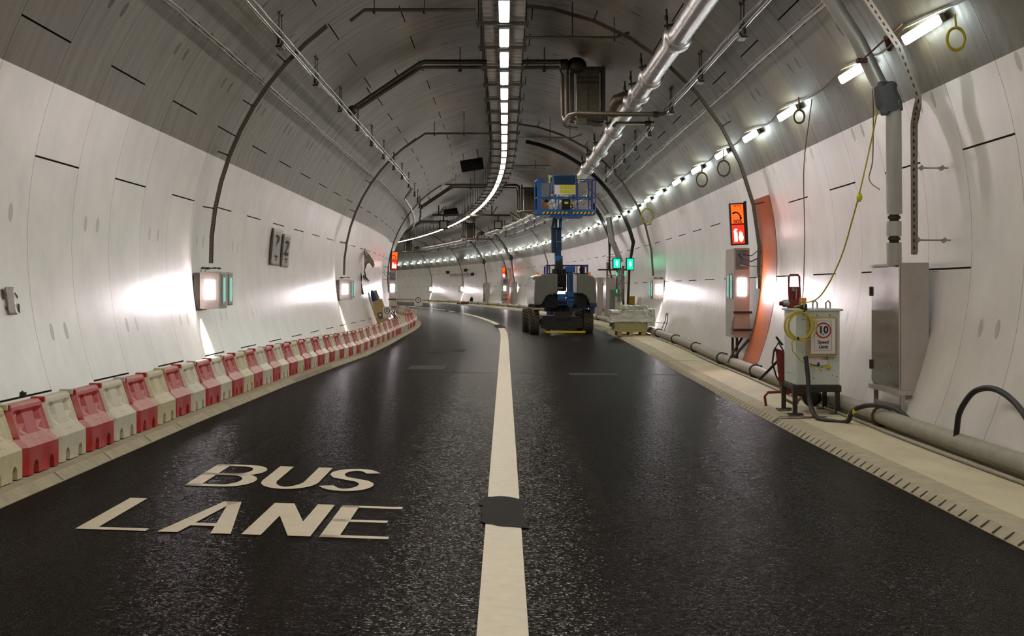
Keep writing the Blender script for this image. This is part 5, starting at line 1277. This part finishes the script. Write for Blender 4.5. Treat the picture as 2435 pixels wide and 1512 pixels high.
# chevron fragment near the left edge
o = wall_sheet(16.20, 16.46, 1.42, 1.72, 'greysheet', 'adhesive_patch', 'crumpled silvery adhesive patch between dark slanted strips on the near left wall', 'adhesive mark', 12, .003, cols=8, rows=10)
for k, (pl, l) in enumerate((([(16.10,1.60),(16.16,1.585),(16.16,1.69),(16.10,1.70)], 'upper left dark strip of four round the silvery patch on the near left wall'),
        ([(16.42,1.70),(16.46,1.69),(16.60,1.62),(16.58,1.59)], 'upper right dark strip of four round the silvery patch on the near left wall'),
        ([(16.14,1.52),(16.16,1.49),(16.33,1.425),(16.32,1.45)], 'lower left dark strip of four round the silvery patch on the near left wall'),
        ([(16.57,1.54),(16.62,1.53),(16.60,1.43),(16.54,1.46)], 'lower right dark strip of four round the silvery patch on the near left wall'))):
    b = MB(); on_wall(b, [(s_-16, z_-1) for s_, z_ in pl], 16, 1, 1, 1, .012); tag(b.build('dark_tape_strip', M_['print'], solid=.003, origin=RP(16.2, 185)), l, 'tape', 'dark strips round the silvery patch')
# hanging torn grey cloth further along the left wall
def cloth(pl, lab, mtl='greysheet', nm='torn_cloth', ins=.10):
    b = MB(); c = [sum(q[i] for q in pl)/len(pl) for i in (0, 1)]
    vv = [RP(s_, 180-math.degrees(math.asin((z_-ZC)/RT)), ins+.05*math.sin(5*s_+3*z_)) for s_, z_ in pl+[tuple(c)]]
    n = len(pl); b.add(vv, [(i, (i+1) % n, n) for i in range(n)]); tag(b.build(nm, M_[mtl], solid=.01, origin=vv[0]), lab, 'cloth')
def hang_cloth(pxs, s, lab, mtl='greysheet', nm='torn_cloth', cat='cloth'):
    """sheet hanging off the wall, turned across the tunnel"""
    x0 = path(s)[0]; c = [sum(q[i] for q in pxs)/len(pxs) for i in (0, 1)]; ring = pxs; pts = []
    for k, (u, v) in enumerate(list(ring)+[tuple(c)]): pts.append(W(s+.10*math.sin(u*.9+v*.2)+.01*(u-860), (u-CXP)*s/FPX-x0, EYE-(v-CYP)*s/FPX))
    n = len(ring); b = MB(); b.add(pts, [(i, (i+1) % n, n) for i in range(n)]); tag(b.build(nm, M_[mtl], solid=.012, origin=pts[0]), lab, cat)
hang_cloth([(864.5,589),(868,590),(874,600),(881,610),(888,620),(890,630),(886,637),(884,630),(879,625),(874,626),(870,635),(867,645),(866,640),(867,618),(865,604)], 57.5, 'large torn grey cloth hanging off the left wall before the bend')
hang_cloth([(866,640),(869,645),(871,658),(878,668),(876,672),(870,668),(864,664),(862,652),(866,655),(868,662),(866,650)], 57.3, 'smaller torn grey strip below the large torn cloth on the left wall')
hang_cloth([(853,642),(857,643),(862,660),(860,663),(856,652),(857,675),(863,692),(865,699),(860,701),(858,690),(854,668)], 57.0, 'dark dangling strap at the lower left of the torn cloth on the left wall', 'print', 'dangling_strap', 'strap')
b = MB(); lump(b, (0, 0, 0), (.02, .02, .03), 44); b.box((-.02, -.02, -.02), (.03, .02, .02)); o = b.build('bolt_head', M_['black']); o.matrix_world = TF(13.3, -4.22, wz(13.3, -4.2)+.57); tag(o, 'small black and white clip standing on the barrier row at near left', 'clip')

# ================================================================== BOOM LIFT
LM = TF(53.9, 2.02, gz(53.9, 2.02)) @ Matrix.Rotation(math.radians(4.5), 4, 'Z')
t = thing('boom_lift', 'blue and grey boom lift with raised blue platform, seen from behind in the right lane', 'boom lift', LM)
def wheel(x, y, lab=None):
    b = MB(); r = .41; w2 = .165; sx = 1 if x > 0 else -1
    prof = [(r*.55, -w2), (r*.86, -w2), (r*.97, -w2*.72), (r, -w2*.4), (r, w2*.4), (r*.97, w2*.72), (r*.86, w2), (r*.55, w2)]
    b.lathe(prof, (x, y, r+.01), (1, 0, 0), 28)
    for k in range(20):
        for sd in (-1, 1):
            a = 2*math.pi*(k+(.5 if sd > 0 else 0))/20; M = Matrix.Translation((x, y, r+.01)) @ Matrix.Rotation(a, 4, 'X') @ Matrix.Translation((sd*.075, 0, r)) @ Matrix.Rotation(sd*.45, 4, 'Z')
            b.box((-.085, -.028, -.02), (.085, .028, .028), 0, M)
    wh = b.build('wheel', M_['tyre'], t)
    b = MB(); b.lathe([(.05, -.03), (.2, -.02), (.225, .0), (.23, .02)], (x+sx*(w2-.02), y, r+.01), (sx, 0, 0), 20); b.lathe([(.2, 0), (.225, .02)], (x-sx*(w2), y, r+.01), (sx, 0, 0), 20); b.build('rim', M_['rim'], wh)
for x, y in ((-.96, 0), (.96, 0), (-.96, 2.5), (.96, 2.5)): wheel(x, y)
b = MB(); b.box((-.66, -.12, .30), (.70, 2.7, .62)); b.box((-.25, -.2, .42), (.35, .1, .80)); b.bar((-.95, 0, .42), (.95, 0, .42), .2, .2); b.bar((-.95, 2.5, .42), (.95, 2.5, .42), .2, .2); b.build('chassis', M_['hoodd'], t, bevel=.02)
b = MB(); b.box((-.72, -.2, .20), (.78, -.1, .55)); b.box((-.5, -.3, .13), (.55, -.12, .20)); b.build('axle_cover', M_['hoodd'], t, bevel=.01)
b = MB(); b.bar((-.56, -.35, .07), (.82, -.35, .07), .07, .07); b.bar((-.56, -.35, .07), (-.6, .1, .12), .06, .06); b.bar((.82, -.35, .07), (.8, .1, .12), .06, .06); b.build('tow_bar', M_['yellow'], t, bevel=.01)
b = MB(); b.cyl((0, 1.0, .78), (0, 1.0, 1.02), .5, 28); b.box((-.5, -.15, .98), (.62, 2.2, 1.06)); b.build('turntable', M_['hoodd'], t)
def hood(x0, x1, sx):
    """rounded engine / tank cover with an arched cut-out below, extruded along the machine"""
    out = 1
    pr_ = [(x0, 1.02), (x0-.01*sx, 1.35), (x0+.01*sx, 1.85), (x0+.05*sx, 2.0), (x0+.14*sx, 2.07), (x0+.30*sx, 2.12), (x1, 2.13), (x1, 1.42), (x1-.2*sx, 1.42), (x0+.52*abs(x1-x0)*sx, 1.34), (x0+.36*abs(x1-x0)*sx, 1.12), (x0+.3*abs(x1-x0)*sx, 1.02)]
    b = MB(); b.prism(pr_, (0, -.62, 0), (1, 0, 0), (0, 0, 1), (0, 2.7, 0), 0, True); b.build('hood', M_['hood'], t, bevel=.045)
    b = MB(); b.box((min(x0+.03*sx, x1), -.55, .93), (max(x0+.03*sx, x1), 1.95, 1.03)); b.box((min(x0+.3*sx, x1), -.5, 1.0), (max(x0+.3*sx, x1), 1.9, 1.4)); b.build('hood_underside', M_['blackm'], t)
hood(-1.0, -.18, 1); hood(1.18, .5, -1)
for x in (-.87, .98):
    b = MB(); b.lathe([(.05, 0), (.052, .07), (.03, .10)], (x, -.3, 2.1), (0, 0, 1), 12); b.build('beacon', M_['amber'], t)
b = MB(); b.box((.95, -.64, .95), (1.2, -.5, 1.1)); b.box((1.02, -.35, .72), (1.16, .1, 1.0)); b.build('side_box', M_['dkblue'], t)
b = MB(); b.box((-.25, -.5, 1.2), (.1, .3, 1.42)); b.box((-.2, -.45, 1.02), (.22, .5, 1.2)); b.build('boom_foot', M_['blue'], t, bevel=.02)
b = MB(); b.box((-.24, -.48, 1.06), (.16, -.46, 1.16)); b.box((-.3, -.3, 1.52), (.16, .2, 2.3)); b.build('boom_cavity', M_['blackm'], t)
b = MB(); b.bar((.30, -.25, .95), (.30, -.25, 2.32), .2, .25); b.box((.17, -.5, 1.3), (.42, .1, 1.5)); b.box((.13, -.4, 2.18), (.46, .1, 2.4)); b.box((.17, -.42, 1.14), (.42, .0, 1.28)); b.build('riser_link', M_['blue'], t, bevel=.02)
b = MB(); b.bar((.30, -.39, 1.52), (.30, -.39, 2.15), .12, .03); b.build('link_slot', M_['dkblue'], t)
b = MB()
for k in range(9):
    x0 = -.30+.05*k; b.tube([(x0, -.3, 1.5+.07*(k % 3)), (x0-.06*math.sin(k), -.42, 1.95), (x0*.6-.05, -.25, 2.45+.03*k)], .018, 6)
for k in range(16): b.cbox((random.uniform(-.3, .15), -.34, random.uniform(1.6, 2.4)), (.07, .06, .05))
b.build('hydraulic_hoses', M_['black'], t)
b = MB(); b.tube([(-.28, -.4, 1.62), (.02, -.4, 1.63)], .02, 8); b.cyl((-.3, -.36, 1.6), (-.3, -.36, 1.95), .018, 8); b.build('hydraulic_rod', M_['duct'], t)
b = MB(); b.bar((-.10, -.1, 2.1), (-.10, .1, 3.05), .21, .24); b.build('lower_boom', M_['dkblue'], t, bevel=.015)
b = MB(); b.bar((-.08, -.02, 2.55), (-.08, .02, 2.75), .26, .3); b.build('boom_collar', M_['blue'], t, bevel=.01)
b = MB(); b.bar((-.13, .15, 2.95), (-.13, .35, 3.85), .34, .3); b.box((-.33, -.1, 2.88), (-.22, .2, 3.4)); b.build('upper_boom', M_['dkblue'], t, bevel=.015)
b = MB(); b.bar((-.155, -.03, 2.95), (-.155, .16, 3.82), .02, .02); b.bar((-.13, -.0, 3.28), (.02, -.0, 3.28), .02, .02); b.build('boom_edge', M_['steel'], t)
for x in (-.22, .02):
    b = MB(); b.bar((x, .1, 3.75), (x+.02, .2, 4.12), .08, .16); b.build('jib_link', M_['blue'], t, bevel=.008)
b = MB(); b.box((-.15, .0, 3.8), (-.03, .3, 4.1)); b.tube([(-.26, 0, 4.1), (-.30, .05, 3.8), (-.28, .1, 3.4), (-.31, .1, 3.1)], .03, 6); b.build('jib_cylinder', M_['dark'], t)
b = MB(); b.bar((-.1, -.02, 3.78), (-.1, -.02, 4.08), .05, .05); b.build('cylinder_rod', M_['duct'], t)
# platform (basket): a part of the lift with its own pieces
px = lambda p: (p-1217.5)*.01486-1.73; pzv = lambda y: (687-y)*.01486+1.66
bk = MB(); X0, X1 = px(1276), px(1414); Z0 = pzv(513); Y0, Y1 = -.35, .62
bk.box((X0, Y0, Z0-.03), (X1, Y1, Z0+.03)); bk.box((X0, Y0-.02, Z0), (X1, Y0, Z0+.17)); bk.box((X0, Y1, Z0), (X1, Y1+.02, Z0+.17)); bk.box((X0-.01, Y0, Z0), (X0+.01, Y1, Z0+.17)); bk.box((X1-.01, Y0, Z0), (X1+.01, Y1, Z0+.17))
bk.box((px(1311), Y0+.05, Z0-.12), (px(1384), Y1-.1, Z0-.02)); plat = bk.build('platform', M_['blue'], t, bevel=.005)
def pbuild(b, nm, mt, bevel=0): return b.build(nm, mt, plat, bevel=bevel)
zr = pzv(431); zm = pzv(473)
for nm, z in (('top_rail', zr), ('mid_rail', zm)):
    b = MB(); b.tube([(X0, Y0, z), (X1, Y0, z), (X1, Y1, z), (X0, Y1, z)], .022, 8, closed=True); pbuild(b, nm, M_['blue'])
for x in (X0, px(1326), px(1371), X1, px(1407)):
    for y in (Y0, Y1):
        b = MB(); b.cyl((x, y, Z0), (x, y, zr), .02, 8); pbuild(b, 'rail_post', M_['violet' if x > px(1360) else 'blue'])
b = MB(); b.box((X0+.0, Y0-.01, Z0+.1), (X0+.13, Y0+.02, zr-.02)); b.tube([(X0, Y0, zr), (X0+.13, Y0, zr+.0)], .03, 8); pbuild(b, 'gate_panel', M_['blue'])
b = MB(); xa, xb = px(1312), px(1369); za = pzv(422)
b.tube([(xa, Y0, zm), (xa, Y0, za), (xb, Y0, za), (xb, Y0, zm-.1)], .026, 8); b.tube([(xa, Y1, zm), (xa, Y1, za), (xb, Y1, za), (xb, Y1, zm)], .026, 8); b.tube([(xa, Y0, za), (xa, Y1, za)], .026, 8); b.tube([(xb, Y0, za), (xb, Y1, za)], .026, 8); pbuild(b, 'raised_frame', M_['blue'])
b = MB(); b.box((xa+.04, Y0-.02, pzv(443)), (xb-.05, Y0+.28, pzv(423))); pbuild(b, 'control_console', M_['dkblue'], .01)
b = MB(); b.box((px(1316), Y0-.03, pzv(466)), (px(1366), Y0-.015, pzv(443.5))); lb = pbuild(b, 'instruction_plate', M_['board'])
b = MB()
for k in range(4):
    for j in range(2): b.box((px(1329+9*k), Y0-.036, pzv(464-10.5*j)), (px(1337+9*k), Y0-.031, pzv(455-10.5*j)))
b.build('yellow_labels', M_['label'], lb)
b = MB(); b.box((px(1333), Y0-.12, pzv(502.5)), (px(1353.5), Y0+.05, pzv(477))); q = pbuild(b, 'black_case', M_['blackm'], .02)
b = MB(); b.box((px(1339), Y0-.125, pzv(489)), (px(1348), Y0-.12, pzv(484))); b.build('case_label', M_['label'], q)
b = MB()
n_ = 14
for k in range(n_):
    if k in (7,): continue
    x = px(1286)+k*(px(1412)-px(1286))/n_; b.add([(x, Y0-.024, Z0+.0), (x+.06, Y0-.024, Z0+.0), (x+.12, Y0-.024, Z0+.075), (x+.06, Y0-.024, Z0+.075)], [(0, 1, 2, 3)])
pbuild(b, 'hazard_stripes', M_['yellow'])
b = MB()
for k in range(n_):
    x = px(1286)+k*(px(1412)-px(1286))/n_+.06; b.add([(x, Y0-.023, Z0), (x+.06, Y0-.023, Z0), (x+.12, Y0-.023, Z0+.075), (x+.06, Y0-.023, Z0+.075)], [(0, 1, 2, 3)])
pbuild(b, 'dark_stripes', M_['stripe'])
for nm, cat, lab, pts in (('cardboard_box', 'box', 'brown cardboard box at the left end of the lift platform', None),):
    b = MB(); b.box((px(1284.5), -.1, Z0+.03), (px(1300), .2, pzv(484))); b.box((px(1284.5), .2, Z0+.03), (px(1294), .21, pzv(477))); o = b.build('cardboard_box', M_['card']); o.matrix_world = LM; tag(o, lab, cat)
b = MB(); lump(b, (px(1309), .2, Z0+.2), (.13, .12, .17), 3); lump(b, (px(1304), .25, Z0+.32), (.12, .1, .1), 4); o = b.build('plastic_bag', M_['wrap']); o.matrix_world = LM; tag(o, 'crumpled clear plastic bag beside the cardboard box on the lift platform', 'bag')
b = MB(); lump(b, (px(1321), .2, Z0+.2), (.06, .06, .22), 5); o = b.build('grey_roll', M_['whitebag']); o.matrix_world = LM; tag(o, 'pale upright roll on the lift platform left of the black case', 'roll')
b = MB(); lump(b, (px(1362), .2, Z0+.2), (.10, .1, .18), 6); o = b.build('tool_bag', M_['stainless2']); o.matrix_world = LM; tag(o, 'grey tool bag on the lift platform right of the black case', 'bag')
b = MB(); lump(b, (px(1367), .1, Z0+.37), (.05, .05, .11), 7); o = b.build('glove', M_['ply']); o.matrix_world = LM; tag(o, 'tan glove lying against the rail right of the black case', 'glove')
for x, y_, l in ((1304, 428, 'yellow clamp light on the upper rail of the lift platform, left one'), (1374, 428, 'yellow clamp on the upper rail of the lift platform, right one')):
    b = MB(); b.lathe([(.02, 0), (.03, .1), (.04, .18)], (px(x), Y0-.02, pzv(y_+5)), (0, 0, 1), 10); b.bar((px(x)-.04, Y0-.02, pzv(y_+9)), (px(x)+.03, Y0-.02, pzv(y_+9)), .04, .05); o = b.build('rail_clamp', M_['label']); o.matrix_world = LM; tag(o, l, 'clamp', 'yellow clamps on the platform rail')
b = MB(); b.box((px(1308), Y0-.03, pzv(470)), (px(1312), Y0, pzv(466))); o = b.build('orange_hook', M_['amber']); o.matrix_world = LM; tag(o, 'small orange hook on the mid rail of the lift platform', 'hook')
# scissor lift hidden behind, only its rail cage shows
SM = TF(60.5, 1.98, gz(60.5, 2.0)); k_ = 60.5/3600
t = thing('scissor_lift', 'violet blue rail cage of a second lift standing behind the boom lift', 'lift', SM)
def sx(p): return (p-1217.5)*k_-(W(60.5, 1.98, 0).x)
def sz(y): return (687-y)*k_+1.7-gz(60.5, 2)
b = MB(); x0, x1 = sx(1301), sx(1397); b.box((x0, 0, 1.0), (x1, 2.2, 1.12)); b.box((x0+.1, .2, .35), (x1-.1, 2.0, 1.0)); b.build('body', M_['dkblue'], t)
b = MB()
for x in (x0, x1): b.tube([(x, 0, 1.1), (x, 0, sz(631)), (x, 2.2, sz(631)), (x, 2.2, 1.1)], .03, 8)
b.tube([(x0, 0, sz(631)), (x1, 0, sz(631))], .025, 8); b.tube([(x0, 0, sz(650)), (x1, 0, sz(650))], .02, 8)
for x in (1307, 1367, 1372, 1390): b.cyl((sx(x), 0, 1.1), (sx(x), 0, sz(631)), .022, 6)
b.build('guard_rail', M_['violet'], t)
for x in (x0+.06, x1-.06):
    for y in (.3, 1.9):
        b = MB(); b.lathe([(.2, -.08), (.23, -.05), (.23, .05), (.2, .08)], (x, y, .235), (1, 0, 0), 18); b.build('wheel', M_['black'], t)
    b = MB(); b.box((x-.08, -.02, .45), (x+.08, .1, .98)); b.build('side_post', M_['violet'], t)
b = MB(); lump(b, (sx(1383), -.1, sz(643)), (.09, .07, .2), 12); b.tube([(sx(1382), -.1, sz(650)), (sx(1382), -.1, sz(657))], .02, 5); b.tube([(sx(1386), -.1, sz(650)), (sx(1386), -.1, sz(657))], .02, 5)
o = b.build('harness', M_['blackm']); o.matrix_world = SM; tag(o, 'black harness hung on the violet rail cage behind the boom lift', 'harness')
# far small clutter
b = MB(); b.box((-.6, 0, 0), (.5, .3, .12)); b.box((-.2, .1, .1), (.5, .25, .22)); o = b.build('red_debris', M_['rust']); o.matrix_world = TF(139.5, 3.85, wz(139.5, 3.9)); tag(o, 'small red brown heap on the far walkway below the wall light box', 'debris')
b = MB(); lump(b, (0, 0, .3), (.15, .15, .35), 21); o = b.build('black_bag', M_['blackm']); o.matrix_world = TF(140.5, 4.75, wz(140.5, 4.7)); tag(o, 'small black bag on the far walkway against the wall', 'bag')
